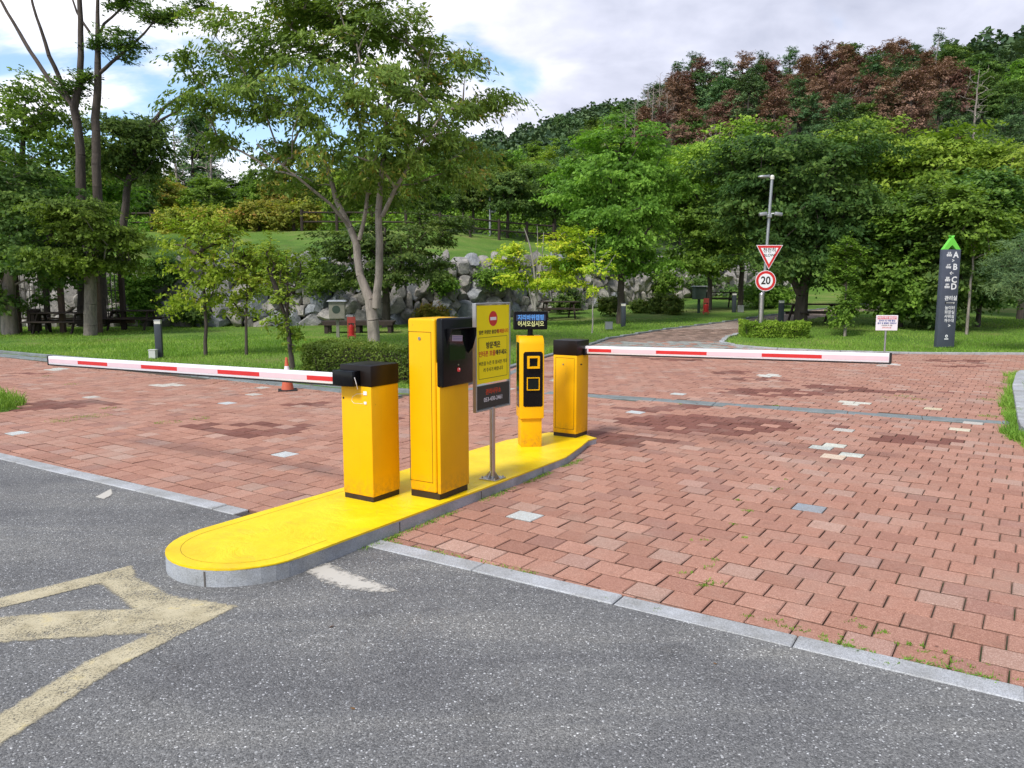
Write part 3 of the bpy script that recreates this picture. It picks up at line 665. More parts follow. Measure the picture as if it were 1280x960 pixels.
def boom(parent, w0, w1, stripes, droop_strip=True):
    inv = Matrix.Translation(parent.location) @ Matrix.Rotation(parent.rotation_euler.z, 4, 'Z'); inv = inv.inverted()
    a = inv @ w0; c = inv @ w1; d = c-a; L = d.length; rz = math.atan2(d.y, d.x); ry = -math.atan2(d.z, math.hypot(d.x, d.y))
    r = bpy.data.objects.new('boom', None)
    b = MB(); b.box((L/2, 0, 0), (L, .045, .085), .008); o = b.build('boom', M['white'], parent, loc=a, rot=(0, ry, rz), smooth=True)
    for s0, s1 in stripes:
        b = MB(); b.box(((s0+s1)/2*L, 0, -.004), (abs(s1-s0)*L, .0486, .034)); b.build('reflective_stripe', M['red'], o)
    b = MB(); b.box((L/2, 0, -.004), (L*.995, .0474, .040))
    b.build('pink_film', paint('faded_pink_film', (.72, .52, .55), .5, .05, .05), o)
    b = MB(); b.box((L/2, 0, -.049), (L, .03, .013), .003); b.build('rubber_edge', M['rubber'], o)
    b = MB(); b.box((L+.008, 0, -.003), (.018, .052, .10), .005); b.build('end_cap', M['rubber'], o)
    return o
def frac(w0, w1, px):
    # parameter along the boom at which photo column px falls
    best = 0; bd = 1e9
    for i in range(401):
        p = w0.lerp(w1, i/400); q = (p.x/(p.y*math.cos(PITCH)-(p.z-CAMZ)*math.sin(PITCH)))*FPX+640
        if abs(q-px) < bd: bd = abs(q-px); best = i/400
    return best
W0 = PX(436, 474, 5.66); W1 = PX(63, 450, 7.85)
boom(c1, W0, W1, [(frac(W0, W1, a), frac(W0, W1, c)) for a, c in ((423, 386), (327, 275), (224, 179), (137, 100))])

c2 = empty('barrier_gate', (.65, 8.42, ZT_(4.3)), R(-32.5), 'yellow barrier gate at the far end of the island, its boom reaching right', 'barrier gate', None)
barrier_cabinet(c2, .29, .28, 1.06, .16, 0)
b = MB()
for (x, z, w_, h_) in ((0, .87, .23, .003), (0, .09, .23, .003), (-.115, .48, .003, .78), (.115, .48, .003, .78)): b.box((x, -.1405, z), (w_, .002, h_))
b.build('door_seam', M['cap'], c2)
b = MB(); ring_lock(b, (-.02, -.14, .80), .009, (0, -1, 0)); b.build('lock', M['steel'], c2)
b = MB(); b.box((.155, .05, .93), (.03, .09, .07), .004); b.build('boom_clamp', M['black'], c2)
b = MB(); b.tube((.145, -.05, .80), (.16, -.05, .80), .008, n=10); b.build('bolt', M['rubber'], c2)
W0 = PX(728, 437, 8.42); W1 = PX(1112, 447.5, 6.9)
boom(c2, W0, W1, [(frac(W0, W1, a), frac(W0, W1, c)) for a, c in ((737, 765), (821, 884), (953, 1028))])

# ticket machine
tm = empty('ticket_machine', (-.568, 5.90, ZT_(1.65)), R(-31), 'tall yellow ticket machine with black hooded screen and red call button beside the notice board', 'ticket machine')
W, D, H = .285, .385, 1.375
b = MB(); b.box((0, 0, .025), (W-.012, D-.012, .05)); b.build('plinth', M['plinth'], tm)
b = MB(); b.box((-.015, 0, (.05+H)/2), (W-.03, D, H-.05), .018, seg=3); b.build('cabinet', M['cab_yellow'], tm, smooth=True)
b = MB(); b.box((.135, 0, .55), (.03, D-.004, 1.0), .004); b.build('front_panel', M['cab_yellow'], tm, smooth=True)
b = MB()
for (x, z, w_, h_) in ((-.03, 1.275, .215, .003), (-.03, .13, .215, .003), (-.137, .70, .003, 1.148), (.077, .70, .003, 1.148)): b.box((x, -D/2-.0005, z), (w_, .002, h_))
b.build('door_seam', M['cap'], tm)
b = MB(); b.tube((-.03, -D/2, 1.225), (-.03, -D/2-.005, 1.225), .013, n=16); b.build('lock', M['steel'], tm)
b = MB(); b.box((.156, .005, 1.122), (.062, D+.02, .515), .016, seg=3); hs = b.build('screen_housing', M['black'], tm, smooth=True)
b = MB(); b.box((.1875, -.01, 1.17), (.003, .21, .22), .001); b.build('screen', M['glass'], tm)
b = MB()   # hood: a thin visor bent round the top and the far side of the screen
b.box((.212, .0, 1.300), (.055, .28, .005), .002, rx=0)
b.prism([(.187, 1.298), (.262, 1.302), (.258, 1.24), (.225, 1.14), (.187, 1.10)], -.0025, .0025, Matrix.Translation((0, .14, 0)) @ Matrix.Rotation(R(90), 4, 'X'))
b.prism([(.187, 1.298), (.235, 1.30), (.200, 1.22), (.187, 1.16)], -.0025, .0025, Matrix.Translation((0, -.14, 0)) @ Matrix.Rotation(R(90), 4, 'X'))
b.build('hood', M['black'], tm)
b = MB(); b.box((.1905, -.015, 1.225), (.001, .135, .045), rx=R(-4)); b.build('paper_notice', paint('mauve_paper', (.42, .36, .42), .7, .05, 0), tm)
b = MB()
for k in range(3): b.box((.1914, -.015, 1.236-.012*k), (.0006, .115, .003), rx=R(-4))
b.build('printed_line', M['ink_blue'], tm)
b = MB(); b.tube((.183, .0, .985), (.197, .0, .985), .017, .015, 18); b.build('call_button', emis('call_button_red', (.9, .05, .05), .25), tm)
b = MB(); b.ball((.196, .0, .99), .006, 2); b.build('call_icon', M['ink_white'], tm)
b = MB(); b.tube((.183, .0, 1.022), (.190, .0, 1.022), .006, n=10); b.build('small_lamp', M['steel'], tm)
b = MB(); b.box((0, -.02, 1.368), (.11, .16, .006), .002); b.build('top_plate', M['black'], tm)

# notice board
nb = empty('notice_board', (-.165, 6.36, ZT_(2.2)), R(-32.5), 'yellow notice board with red no entry symbol on a stainless post beside the ticket machine', 'sign')
b = MB(); b.box((0, 0, .006), (.165, .165, .012), .003); 
b.build('base_plate', M['steel'], nb)
b = MB()
for k in range(4):
    a = k*math.pi/2+.0; dx, dy = math.cos(a), math.sin(a)
    b.prism([(0, 0), (.055, 0), (0, .06)], -.002, .002, Matrix.Rotation(a, 4, 'Z') @ Matrix.Translation((.022, 0, .012)) @ Matrix.Rotation(R(90), 4, 'X'))
b.build('gusset', M['steel'], nb)
for k in range(4):
    a = math.pi/4+k*math.pi/2; b = MB(); b.tube((math.cos(a)*.09, math.sin(a)*.09, .012), (math.cos(a)*.09, math.sin(a)*.09, .026), .007, n=8); b.build('bolt', M['steel'], nb)
b = MB(); b.tube((0, 0, .01), (0, 0, .62), .024, n=20); b.build('post', M['steel'], nb, smooth=True)
bz0, bz1, bw = .600, 1.485, .50; bc = (bz0+bz1)/2; bh = bz1-bz0
b = MB(); t_ = .014
b.box((0, -bw/2, bc), (.035, t_, bh), .003); b.box((0, bw/2, bc), (.035, t_, bh), .003); b.box((0, 0, bz0+t_/2), (.035, bw-t_, t_), .003); b.box((0, 0, bz1-t_/2), (.035, bw-t_, t_), .003)
b.build('frame', M['galv'], nb)
b = MB(); b.box((0, 0, bc+.105), (.022, bw-.014, bh-.25)); b.build('yellow_panel', M['sign_yellow'], nb)
b = MB(); b.box((0, 0, bz0+.115), (.022, bw-.014, .19)); b.build('dark_panel', M['dk_panel'], nb)
xf = .0118
def nbt(txt, s, m, y, z, bold=.0): letter(txt, s, m, nb, (xf, y, z), FR, bold)
b = MB(); b.tube((.0105, 0, 1.355), (.0125, 0, 1.355), .062, n=36); b.build('no_entry_disc', M['red'], nb)
b = MB(); b.box((.0128, 0, 1.355), (.0012, .088, .026)); b.build('no_entry_bar', M['ink_white'], nb)
nbt('일반 차량은 출입이', .036, M['ink'], -.065, 1.245, .0006); nbt('통제됩니다', .038, M['ink_red'], .145, 1.245, .0006)
b = MB()
for z in (1.205, .868): b.box((.0117, 0, z), (.0012, .42, .003))
b.box((.0117, .21, 1.036), (.0012, .003, .337)); b.box((.0117, -.21, 1.036), (.0012, .003, .337))
b.build('border_line', M['ink'], nb)
nbt('방문객은', .058, M['ink'], 0, 1.135, .0015); nbt('인터폰 호출', .050, M['ink_red'], -.088, 1.068, .001); nbt('해주세요', .046, M['ink'], .118, 1.068, .001)
nbt('버튼을 누른 후 잠시만 기다', .037, M['ink'], 0, .99); nbt('려 주시기 바랍니다', .037, M['ink'], 0, .935)
nbt('관리사무소', .05, M['ink_red'], 0, .752, .001); nbt('053-430-2461', .05, M['ink_white'], 0, .69, .0)

# card reader column with LED display
rd = empty('plate_reader', (.185, 7.82, ZT_(3.6)), R(9), 'slim yellow reader column with black face and lit display on top', 'parking reader')
b = MB(); b.box((0, .01, .16), (.215, .20, .32), .004); b.build('lower_column', M['cab_yellow'], rd, smooth=True)
b = MB()
prof = [(-.115, .30), (-.115, 1.055), (-.095, 1.10), (-.05, 1.135), (.115, 1.135), (.115, .30)]
b.prism([(p[0], p[1]) for p in prof], -.125, .125, Matrix.Rotation(R(90), 4, 'Z') @ Matrix.Rotation(R(90), 4, 'X'), bev=.008)
b.build('upper_column', M['cab_yellow'], rd, smooth=True)
b = MB(); b.prism([(-.088, 0), (-.1, .012), (-.1, .54), (-.085, .56), (.085, .56), (.1, .54), (.1, .012), (.088, 0)], 0, .006, Matrix.Translation((.01, -.113, .42)) @ Matrix.Rotation(R(90), 4, 'X'), bev=.002); b.build('black_face', M['black'], rd)
b = MB(); b.box((-.1265, .0, .74), (.004, .15, .66), .001); b.build('side_glass', M['glass'], rd)
def sqframe(y, z, s, t, dp, m, nm, x=0):
    b = MB(); b.box((x, y, z+s/2-t/2), (s, dp, t), .002); b.box((x, y, z-s/2+t/2), (s, dp, t), .002); b.box((x-s/2+t/2, y, z), (t, dp, s-2*t), .002); b.box((x+s/2-t/2, y, z), (t, dp, s-2*t), .002); return b.build(nm, m, rd)
sqframe(-.135, .875, .125, .020, .04, M['cab_yellow'], 'camera_frame', .01); sqframe(-.128, .655, .13, .008, .018, M['cab_yellow'], 'reader_frame', .01)
b = MB(); b.box((.01, -.122, .875), (.08, .008, .08), .003); b.build('camera_window', M['glass'], rd)
b = MB(); b.tube((.01, -.126, .875), (.01, -.134, .875), .018, n=16); b.build('lens', M['black'], rd)
b = MB(); b.box((.01, -.121, .655), (.112, .008, .112), .003); b.build('reader_window', M['glass'], rd)
b = MB(); b.box((.0, 0, .322), (.235, .215, .006)); b.build('joint_seam', M['cap'], rd)
b = MB(); b.tube((0, 0, 1.13), (0, 0, 1.20), .028, n=14); b.box((.0, .0, 1.138), (.07, .05, .01), .002); b.build('neck', M['black'], rd)
b = MB(); b.box((.0, .0, 1.29), (.345, .075, .185), .006); dsp = b.build('display_housing', M['black'], rd, loc=(0, 0, 0))
b = MB(); b.box((.0, -.0375, 1.318), (.30, .003, .062)); b.build('display_field', M['led_glow'], rd)
letter('지리바위캠핑', .060, M['led_blue'], rd, (0, -.0405, 1.318), FF, .0008, .82); letter('어서오십시오', .060, M['led_yellow'], rd, (0, -.0405, 1.254), FF, .0012, .82)
# ------------------------------------------------------------------ traffic cone
def cone():
    p = (-3.72, 12.62, 0)
    o = empty('traffic_cone', p, .3, 'orange traffic cone with white band standing at the lawn edge behind the left boom', 'traffic cone'); o.scale = (.72, .72, .74)
    b = MB(); b.box((0, 0, .012), (.42, .42, .024), .006); b.build('base', M['rubber'], o)
    b = MB(); b.tube((0, 0, .024), (0, 0, .26), .14, .098, 24); b.tube((0, 0, .36), (0, 0, .47), .084, .06, 24); b.tube((0, 0, .55), (0, 0, .74), .049, .025, 24); b.build('cone_body', M['orange'], o, smooth=True)
    b = MB(); b.tube((0, 0, .26), (0, 0, .36), .0985, .083, 24); b.build('white_band', M['white'], o, smooth=True)
    b = MB(); b.tube((0, 0, .47), (0, 0, .55), .0615, .048, 24); b.build('white_band', M['white'], o, smooth=True)
cone()
# ------------------------------------------------------------------ bollard lights
def bollard(px, Y, label, h=.85, r=.075):
    g = G(px, Y); o = empty('bollard_light', g, .2, label, 'bollard light', 'bollard lights along the lawn')
    b = MB(); b.box((0, 0, h/2-.04), (r*2, r*2, h-.08), .01); b.build('column', M['bollard'], o, smooth=True)
    b = MB(); b.box((0, 0, h-.045), (r*1.85, r*1.85, .075), .004); b.build('lens', M['lens'], o)
    b = MB(); b.box((0, 0, h+.003), (r*2.05, r*2.05, .022), .004); b.build('cap', M['galv'], o)
bollard(197, 18.2, 'dark grey bollard light on the left lawn behind the barrier boom', .88)
bollard(779, 28.5, 'dark bollard light beside the trunk of the tree by the path edge', .85)
bollard(917, 34.5, 'distant dark bollard light on the lawn left of the speed limit sign')
bollard(976, 27.5, 'dark bollard light standing just behind the clipped shrub and right of the speed limit post', .95)
def small_box(px, Y, s, m, label):
    g = G(px, Y); b = MB(); b.box((0, 0, s[2]/2), s, .01); b.box((0, 0, s[2]), (s[0]*1.1, s[1]*1.1, .02), .004)
    tag(b.build('junction_box', m, loc=g), label, 'junction box', 'small electric boxes on the lawn')
small_box(189, 18.0, (.16, .14, .20), M['box_white'], 'small pale box on the lawn beside the left bollard light')
small_box(761, 27.5, (.26, .2, .26), M['galv'], 'small grey box on the lawn left of the tree by the path')
small_box(925, 34.5, (.26, .2, .30), M['galv'], 'small grey box beside the distant bollard light')
# ------------------------------------------------------------------ post with lamp, cameras and road signs
def signpost():
    Y = 24.6; g = G(951, Y)
    o = empty('sign_post', g, 0, 'steel post with lamp, cameras, triangular slow sign and round 20 speed limit sign', 'sign post')
    def z(py): return PX(951, py, Y).z-g.z
    b = MB(); b.tube((0, 0, 0), (.0, 0, z(368)), .085, .085, 20); b.tube((0, 0, z(368)), (0, 0, z(366)), .09, .06, 20); b.build('steel_sleeve', M['steel'], o, smooth=True)
    b = MB(); b.tube((.06, .05, z(368)), (.19, .05, z(221)), .052, .045, 16); b.build('pole', M['galv'], o, smooth=True)
    b = MB(); b.ball((.19, .05, z(221)), .07, 2); b.tube((.19, .05, z(224)), (.19, .05, z(221)), .065, n=14); b.build('pole_cap', M['lens'], o)
    b = MB(); pts = [(.19, .05, z(222)), (.10, .03, z(219)), (.0, .0, z(219.5))]
    for a, c in zip(pts, pts[1:]): b.tube(a, c, .02, n=8)
    b.build('lamp_arm', M['galv'], o)
    b = MB(); b.ball((-.08, 0, z(221)), .2, 2, (1, .5, .28)); b.build('lamp_head', M['galv'], o, smooth=True)
    for sx in (-1, 1):
        b = MB(); b.tube((.14+sx*.04, -.02, z(267)), (.14+sx*.17, -.06, z(267)), .018, n=8); b.build('camera_arm', M['galv'], o)
        b = MB(); b.box((.14+sx*.24, -.10, z(268)), (.24, .13, .11), .02, ry=R(sx*8)); b.build('camera', M['galv'], o, smooth=True)
    b = MB(); b.box((.14, .02, z(270)), (.14, .14, .12), .02); b.build('camera_bracket', M['galv'], o)
    # triangle
    w = .42; zt = z(306.5); zb = z(337); tc = (.16, -.06)
    def tri(s, y0, y1, m, nm):
        cz = zt-(zt-zb)*.34; pts = []
        for px_, pz_ in ((-w, zt), (w, zt), (0, zb)):
            pts.append((px_*s, (pz_-cz)*s))
        bb = MB(); bb.prism(pts, y0, y1, Matrix.Translation((tc[0], tc[1], cz)) @ Matrix.Rotation(R(90), 4, 'X')); return bb.build(nm, m, o)
    tri(1.0, 0, .012, M['white'], 'triangle_plate'); tri(.93, .012, .016, M['red'], 'triangle_border'); tri(.66, .016, .02, M['ink_white'], 'triangle_face')
    letter('천천히', .15, M['ink'], o, (.16, -.083, z(313.2)), FF, .002); letter('SLOW', .12, M['ink'], o, (.16, -.083, z(319.3)), FF, .002)
    zc = z(351); cx_ = .08
    for r_, y0, y1, m, nm in ((.325, 0, .012, M['white'], 'disc_plate'), (.305, .012, .016, M['red'], 'disc_border'), (.225, .016, .02, M['ink_white'], 'disc_face')):
        bb = MB(); bb.tube((cx_, -.06-y0, zc), (cx_, -.06-y1, zc), r_, n=48); bb.build(nm, m, o)
    letter('20', .34, M['ink'], o, (cx_, -.083, zc), FF, .008, .9)
signpost()
# far street lamp on the slope
def street_lamp(px, Y, pytop, label, side=-1):
    g = G(px, Y); o = empty('street_lamp', g, 0, label, 'street lamp'); zt = PX(px, pytop, Y).z-g.z
    b = MB(); b.tube((0, 0, 0), (0, 0, zt), .075, .05, 12); b.build('pole', M['galv'], o, smooth=True)
    b = MB(); b.tube((0, 0, zt), (side*.25, 0, zt+.1), .03, n=8); b.tube((side*.25, 0, zt+.1), (side*.5, 0, zt+.08), .03, n=8); b.build('arm', M['galv'], o)
    b = MB(); b.ball((side*.65, 0, zt+.06), .28, 2, (1, .5, .3)); b.build('lamp_head', M['lens'], o, smooth=True)
    b = MB(); b.box((.2, 0, zt*.45), (.3, .05, .12), .01); b.build('bracket', M['galv'], o)
street_lamp(613, 46.5, 227, 'grey street lamp among the trees above the boulder wall')
# ------------------------------------------------------------------ wayfinding pylon
def pylon():
    Y = 21.4; g = G(1180, Y, 430); z = lambda py: PX(1180, py, Y).z-g.z
    o = empty('direction_pylon', g, R(6), 'tall slate grey direction pylon with lime green tent top and white letters', 'direction sign')
    H = z(312); w = .50
    b = MB(); b.box((0, 0, H/2), (w, .16, H), .006); b.build('panel', M['slate'], o, smooth=True)
    t = z(299)-H+.04
    b = MB(); b.prism([(-w/2, 0), (-.02, t), (.02, t), (w/2, 0), (w/2-.13, 0), (0, t-.20), (-w/2+.13, 0)], -.06, .06, Matrix.Translation((0, 0, H+.002)) @ Matrix.Rotation(R(90), 4, 'X')); 
    b.prism([(-.03, t-.05), (.05, t+.06), (.065, t+.05), (-.01, t-.06)], -.055, .055, Matrix.Translation((0, 0, H+.002)) @ Matrix.Rotation(R(90), 4, 'X'))
    b.prism([(.03, t-.05), (-.05, t+.06), (-.065, t+.05), (.01, t-.06)], -.05, .05, Matrix.Translation((0, 0, H+.002)) @ Matrix.Rotation(R(90), 4, 'X'))
    b.build('tent_top', M['lime'], o)
    y = -.0815
    def tx(t_, s, x, py, bold=0, sx=1): letter(t_, s, M['ink_white'], o, (x, y, z(py)), FF, bold, sx)
    for ch, py, sm in (('A', 319, '오토\n캠핑장'), ('B', 334, '소형\n캐라반'), ('C', 350, '일반\n캠핑장'), ('D', 358.5, '대형\n캠핑장')):
        tx(ch, .23, .11, py, .006); letter(sm, .064, M['ink_white'], o, (-.085, y, z(py)+.02), FF, .003, .9)
    tx('>', .13, .04, 326, .003); tx('←', .14, .02, 341.5, .003)
    tx('관리실', .135, .05, 373, .003)
    bb = MB(); bb.box((.04, y, z(378.5)), (.30, .004, .05)); bb.build('arrow_plate', M['rubber'], o)
    bb = MB(); bb.box((.03, y-.004, z(378.5)), (.22, .002, .012)); bb.prism([(0, -.022), (.04, 0), (0, .022)], 0, .002, Matrix.Translation((.135, y-.003, z(378.5))) @ Matrix.Rotation(R(90), 4, 'X')); bb.build('arrow', M['ink_white'], o)
    for t_, py in (('놀이터', 385), ('화장실', 390.3), ('샤워실', 395.6), ('개수대', 400.8)): tx(t_, .108, .04, py, .001)
    tx('>', .12, .06, 407, .004)
    bb = MB(); bb.tube((0, 0, 0), (0, -.003, 0), .04, n=18); 
    e = bb.build('emblem', M['ink_white'], o, loc=(.0, y+.001, z(420))); bb = MB(); bb.tube((0, -.0035, 0), (0, -.005, 0), .018, n=12); bb.build('emblem_centre', M['slate'], e)
    bb = MB(); bb.box((.0, y, z(423.5)), (.12, .003, .028)); bb.build('emblem_base', M['ink_white'], o)
pylon()
def small_sign():
    Y = 18.9; g = G(1106, Y, 440); z = lambda py: PX(1106, py, Y).z-g.z
    o = empty('warning_sign', g, R(-3), 'small white sign with pink header on a thin post at the right lawn edge', 'sign')
    b = MB(); b.tube((0, .02, 0), (0, .02, z(396)), .022, n=12); b.build('post', M['galv'], o, smooth=True)
    zc = (z(394)+z(413))/2; h = z(394)-z(413)
    b = MB(); b.box((.0, -.01, zc), (.52, .02, h), .004); b.build('board', M['white'], o)
    b = MB(); b.box((0, -.0215, zc+h/2-.062), (.465, .003, .075)); b.build('header', paint('pink_header', (.62, .20, .24), .6, .1, 0), o)
    y = -.0235
    letter('사유지 무단 출입금지', .052, M['ink_white'], o, (0, y, zc+h/2-.062), FF, .001)
    letter('관계자 외 차량 출입', .048, M['ink_blue'], o, (0, y, zc+.05), FF, .001); letter('금지 및 캠핑장 이용안내', .045, M['ink_blue'], o, (0, y, zc-.01), FF, .001)
    letter('사전예약 후 입장', .038, M['ink'], o, (0, y, zc-.065), FF); letter('관리사무소장', .04, M['ink_red'], o, (0, y, zc-.12), FF)
small_sign()
# ------------------------------------------------------------------ picnic tables, benches, boxes, pergola
def picnic_table(loc, rz, label, m, L=1.7):
    o = empty('picnic_table', loc, rz, label, 'picnic table', 'picnic tables in the park')
    b = MB()
    for i in range(5): b.box((0, -.30+.15*i, .74), (L, .14, .045), .006)
    b.build('table_top', m, o)
    for s in (-1, 1):
        b = MB(); b.box((0, s*.66, .44), (L, .13, .045), .006); b.box((0, s*.80, .44), (L, .13, .045), .006); b.build('seat', m, o)
    for sx in (-1, 1):
        x = sx*(L/2-.25)
        for s in (-1, 1):
            b = MB(); d = Vector((0, s*.42, -.72)); b.box((x, s*.40, .36), (.05, .10, .84), .004, rx=R(s*30)); b.build('leg', m, o)
        b = MB(); b.box((x+.05, 0, .395), (.045, 1.70, .09), .004); b.build('seat_beam', m, o)
        b = MB(); b.box((x+.05, 0, .69), (.045, .70, .08), .004); b.build('top_beam', m, o)
picnic_table(G(1018, 28.7), R(8), 'dark wooden picnic table beside the thick trunk right of the path', M['wood_dk'], 2.0)
picnic_table(G(698, 33.5), R(10), 'dark picnic table in front of the boulder wall behind the display column', M['wood_dk'])
picnic_table(G(897, 37.5), R(-5), 'far dark picnic table on the lawn left of the round speed sign', M['wood_dk'])
picnic_table(G(166, 30.0), R(0), 'dark picnic table right of the pergola', M['wood_dk'], 1.9)
picnic_table(G(75, 27.6), R(4), 'dark picnic table under the pergola', M['wood_dk'], 1.8)
def platform_bench(px, Y, rz, L, label):
    o = empty('platform_bench', G(px, Y), rz, label, 'bench')
    b = MB(); 
    for i in range(5): b.box((0, -.32+.16*i, .42), (L, .15, .05), .006)
    b.build('deck', M['wood_dk'], o); b = MB(); b.box((0, -.38, .36), (L*.97, .05, .12)); b.box((0, .38, .36), (L*.97, .05, .12)); b.build('apron', M['wood_dk'], o)
    for x in (-L/2+.15, 0, L/2-.15):
        for y in (-.3, .3): b = MB(); b.box((x, y, .17), (.13, .12, .34), .008); b.build('leg', M['wood_dk'], o)
platform_bench(449, 27.2, R(2), 2.5, 'long low wooden platform bench behind the tall grey tree trunk')
def bird_box(px, Y, s, label, m):
    g = G(px, Y); o = empty('service_box', g, R(8), label, 'service box', 'boxes on posts in the park')
    b = MB(); b.box((0, 0, .33), (.10, .10, .66), .008); b.build('post', m, o)
    b = MB(); b.box((0, 0, .90), (.50*s, .40, .56), .01); b.build('box', m, o)
    b = MB(); b.box((0, 0, 1.20), (.64*s, .54, .05), .008, taper=(.85, .8)); b.build('roof', M['galv'], o)
    b = MB(); b.tube((-.02, -.20, .92), (-.02, -.206, .92), .13*s, n=20); b.build('round_plate', M['green_metal'], o)
bird_box(422, 25.2, 1.0, 'tan metal box with grey roof on a post near the platform bench', M['box_tan'])
bird_box(873, 34.5, 1.0, 'dark green box with pale roof on a post beside the path in the distance', M['green_metal'])
def ext_stand(px, Y, label):
    g = G(px, Y); o = empty('fire_extinguisher_stand', g, R(15), label, 'fire extinguisher', 'red fire extinguisher stands')
    b = MB(); b.box((-.11, 0, .33), (.03, .03, .66)); b.box((.11, 0, .33), (.03, .03, .66)); b.box((0, 0, .10), (.25, .22, .03)); b.build('stand_frame', M['redbox'], o)
    b = MB(); b.box((0, -.01, .60), (.26, .03, .20), .004); b.build('header_plate', M['redbox'], o)
    b = MB(); b.tube((0, -.02, .115), (0, -.02, .40), .085, n=18); b.tube((0, -.02, .40), (0, -.02, .46), .085, .03, 18); b.build('cylinder', M['red'], o, smooth=True)
    b = MB(); b.box((0, -.03, .48), (.04, .12, .03)); b.build('handle', M['rubber'], o)
ext_stand(439, 24.6, 'faded red fire extinguisher stand in front of the platform bench')
ext_stand(882, 33.8, 'small red fire extinguisher stand by the far green box')

def pergola():
    o = empty('pergola', G(75, 29), 0, 'dark timber pergola with lattice panels at the left edge of the lawn', 'pergola')
    base = Vector(o.location); H = 3.1
    xs = [(-2.6), (-1.0), (.62), (1.95)]
    for yy in (-.9, .9):
        for x in xs: b = MB(); b.box((x, yy, H/2-.05), (.17, .17, H), .01); b.build('post', M['wood_dk'] if yy > 0 else M['wood_br'], o)
    for yy in (-.9, .9): b = MB(); b.box((-.3, yy, H), (6.2, .12, .2), .01); b.build('beam', M['wood_dk'], o)
    for i in range(13): b = MB(); b.box((-3.1+i*.47, 0, H+.17), (.07, 2.8, .14), .006); b.build('rafter', M['wood_dk'], o)
    def lat(x0, x1, y, z0, z1):
        b = MB(); n = int((x1-x0)/.16)
        for i in range(n+1): b.box((x0+(x1-x0)*i/n, y, (z0+z1)/2), (.03, .03, z1-z0))
        for zz in (z0, z0+.18, z0+.36, z1-.36, z1-.18, z1, (z0+z1)/2): b.box(((x0+x1)/2, y+.02, zz), (x1-x0, .02, .035))
        b.build('lattice', M['wood_gr'], o)
    lat(-2.5, -1.1, .9, .45, 2.6); lat(.72, 1.85, .9, .45, 2.6); lat(-2.5, -1.1, -.9, 1.6, 2.5) if False else None
    b = MB(); b.box((.3, .72, .45), (4.2, .4, .06), .006); b.box((.3, .86, .33), (4.2, .04, .14)); b.build('bench_seat', M['wood_br'], o)
    b = MB(); b.box((.3, -1.2, -.0), (.1, .1, .1)); b.bm.free()
pergola()
def bin_():
    o = empty('litter_bin', G(43, 27.5), 0, 'dark slatted litter bin in front of the pergola', 'litter bin')
    b = MB()
    for i in range(10):
        a = i*2*math.pi/10; b.box((math.cos(a)*.2, math.sin(a)*.2, .47), (.03, .11, .74), .004, rz=a)
    b.build('slats', M['wood_dk'], o); b = MB(); b.tube((0, 0, .1), (0, 0, .8), .175, n=16); b.build('liner', M['rubber'], o)
    b = MB(); b.tube((0, 0, .82), (0, 0, .87), .24, .2, 16); b.build('lid', M['wood_dk'], o)
    for s in (-1, 1): b = MB(); b.box((s*.12, 0, .06), (.05, .05, .12)); b.build('foot', M['rubber'], o)
bin_()
def slat_screen():
    g = G(-8, 27.8); o = empty('slat_screen', g, 0, 'grey slatted timber screen cut by the left edge of the picture', 'screen')
    for i in range(8): b = MB(); b.box((-.35+i*.1, 0, .62), (.07, .03, 1.24), .004); b.build('slat', M['wood_gr'], o)
    b = MB(); b.box((0, .03, .3), (.85, .04, .08)); b.box((0, .03, 1.0), (.85, .04, .08)); b.build('rail', M['wood_gr'], o)
slat_screen()
# timber fence on the upper slope
def fence(pts, label):
    P = [Vector((x, y, Tz(x, y))) for x, y in pts]; o = empty('timber_fence', P[0], 0, label, 'fence', 'timber post and rail fences above the wall'); base = P[0].copy(); prev = None
    for a, c in zip(P, P[1:]):
        n = max(1, round((c-a).length/2.0))
        for i in range(n+(c == P[-1])):
            q = a.lerp(c, i/n); q.z = Tz(q.x, q.y); q -= base
            b = MB(); b.tube(q-Vector((0, 0, .3)), q+Vector((0, 0, 1.15)), .085, n=8); b.build('post', M['wood_dk'], o)
            if prev is not None:
                for hz in (.5, 1.0): b = MB(); b.tube(prev+Vector((0, 0, hz)), q+Vector((0, 0, hz)), .05, n=8); b.build('rail', M['wood_dk'], o)
            prev = q
fence([(-22, 43.5), (-12, 43)], 'dark timber post and rail fence on the grass slope at the upper left')
fence([(-11.5, 42.8), (-4, 43.5), (2.5, 47)], 'dark timber rail fence partly overgrown by yellowing shrubs above the wall')

